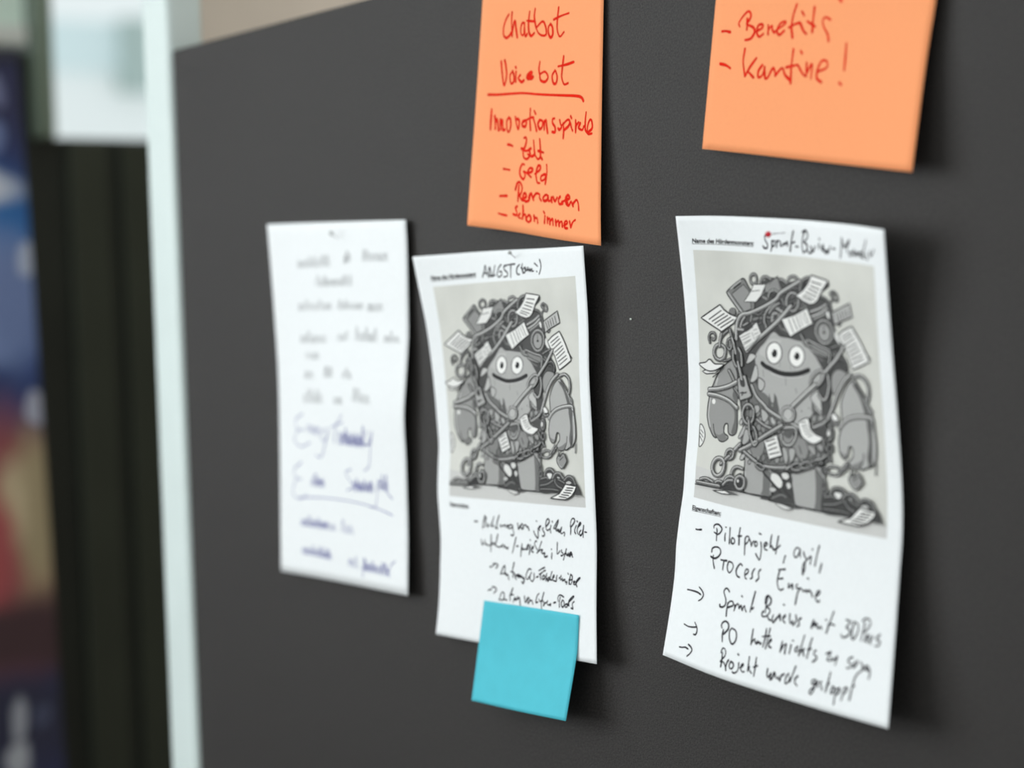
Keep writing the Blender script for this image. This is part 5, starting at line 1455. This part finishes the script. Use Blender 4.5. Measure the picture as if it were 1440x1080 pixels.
# ------------------------------------------------------------------ pin board
pb = empty('pin_board', (0.10, 0.02, FLOOR_Z))
PX0, PX1, PZ0, PZ1 = -0.516, 0.74, -1.10, 0.3076
parts = [box('felt_panel', (PX0, 0.0, PZ0), (PX1, 0.030, PZ1), FELT, bev=0.0025, seg=3)]
for x0, x1 in ((PX0 - 0.052, PX0), (PX1, PX1 + 0.052)):
    parts.append(box('side_post', (x0, -0.004, FLOOR_Z + 0.03), (x1, 0.034, 0.62), ALU, bev=0.006, seg=4))
    bm = bmesh.new(); bm_box(bm, (x0 + 0.005, -0.30, FLOOR_Z), (x1 - 0.005, 0.33, FLOOR_Z + 0.035), 0.008, 3)
    parts.append(from_bm('foot', bm, ALU))
for p in parts: adopt(p, pb)
tag(pb, 'charcoal felt pin board in a pale aluminium frame with paper notes on it', 'pin board')

# ------------------------------------------------------------------ papers on the board
left_sheet, S1 = make_sheet('handwritten_sheet', 's1', PAPER, 30, 42)
tag(left_sheet, 'blurred white sheet with handwriting only, nearest the pale board post', 'paper sheet')
tag(writing('handwriting', S1, INK_s1k, 0.6, GREY_INK, left_sheet, seed=3), 'black pen lines')
tag(writing('handwriting', S1, INK_s1b, 0.85, BLUE_INK, left_sheet, seed=4), 'blue felt pen words')

def monster_sheet(key, label, w, seed):
    o, s = make_sheet('printed_sheet', key, PAPER, 60, 84)
    tag(o, label, 'paper sheet')
    illustration(s, PICTURE[key], o)
    h1, h2 = HEAD[key]
    printed_line('printed_heading', s, 'Name des Hürdenmonsters:', *h1, o)
    printed_line('printed_heading', s, 'Eigenschaften:', *h2, o)
    strokes = (INK_s3 if key == 's3' else INK_s2).strip().split('\n')
    title = [l for l in strokes if float(l.split()[0].split(',')[1]) < 100]
    notes = [l for l in strokes if l not in title]
    writing('handwritten_title', s, '\n'.join(title), w, BLACK_INK, o, seed=seed)
    writing('handwritten_notes', s, '\n'.join(notes), w, BLACK_INK, o, seed=seed + 1)
    return o, s
mid_sheet, S2 = monster_sheet('s2', 'white sheet with a printed shaggy monster, turquoise note over its bottom edge', 1.30, 7)
right_sheet, S3 = monster_sheet('s3', 'white sheet with a printed shaggy monster, hung by a red pin', 1.30, 9)

def note(key, m, label, nu=30, nv=30):
    o, s = make_sheet('sticky_note', key, m, nu, nv, 0.00012)
    return tag(o, label, 'sticky note'), s
n1, N1 = note('n1', ORANGE, 'tall orange sticky note listing Chatbot and Voicebot in red')
writing('handwriting', N1, INK_n1, 2.0, RED_INK, n1, seed=11)
n2, N2 = note('n2', ORANGE, 'wide orange sticky note reading Benefits and Kantine in red')
writing('handwriting', N2, INK_n2, 1.9, RED_INK, n2, seed=12)
tq, TQ = note('tq', TURQ, 'blank turquoise sticky note stuck over the lower edge of a white sheet')

# ------------------------------------------------------------------ pins
def rod(bm, a, b, r, n=12):
    a, b = Vector(a), Vector(b); d = b - a
    m = Matrix.Translation((a + b) / 2) @ d.to_track_quat('Z', 'Y').to_matrix().to_4x4()
    bmesh.ops.create_cone(bm, cap_ends=True, segments=n, radius1=r, radius2=r, depth=d.length, matrix=m)
def pin(tip, head, r, mh, mn, label, needle_r=0.00032):
    root = empty('pin', tip)
    bm = bmesh.new(); bmesh.ops.create_uvsphere(bm, u_segments=20, v_segments=14, radius=r, matrix=Matrix.Translation(head))
    adopt(from_bm('pin_head', bm, mh, None, True), root)
    t, h = Vector(tip), Vector(head)
    bm = bmesh.new(); rod(bm, t + (t - h).normalized() * 0.003, h, needle_r)
    adopt(from_bm('needle', bm, mn, None, True), root)
    return tag(root, label, 'pin', 'pins in the board')
STEEL = mat('pin_steel', rgb(190, 185, 188), 0.25, 0.5, metal=1.0)
RED_HEAD = mat('red_pin_head', (0.62, 0.012, 0.03, 1), 0.25, 0.5)
CLEAR_HEAD = mat('grey_pin_head', rgb(176, 178, 176), 0.25, 0.5)
WHITE_HEAD = mat('white_pin_head', rgb(236, 238, 230), 0.3, 0.5)

pin((0.30877, -0.00838, 0.09391), (0.31092, -0.02420, 0.09285), 0.0019, RED_HEAD, STEEL, 'red round headed pin through the top of a monster sheet')
pin((0.01836, -0.00621, 0.09204), (0.02038, -0.01240, 0.09562), 0.0014, CLEAR_HEAD, STEEL, 'pale grey pin just above the handwritten word Angst')
pin((-0.23128, -0.00441, 0.11978), (-0.22909, -0.01097, 0.12375), 0.0018, CLEAR_HEAD, STEEL, 'blurred grey pin at the top of the sheet of blue handwriting')
pin((0.14314, -0.00000, 0.04380), (0.14357, -0.00120, 0.04412), 0.0007, WHITE_HEAD, STEEL, 'tiny white pin in bare felt between the two monster sheets')
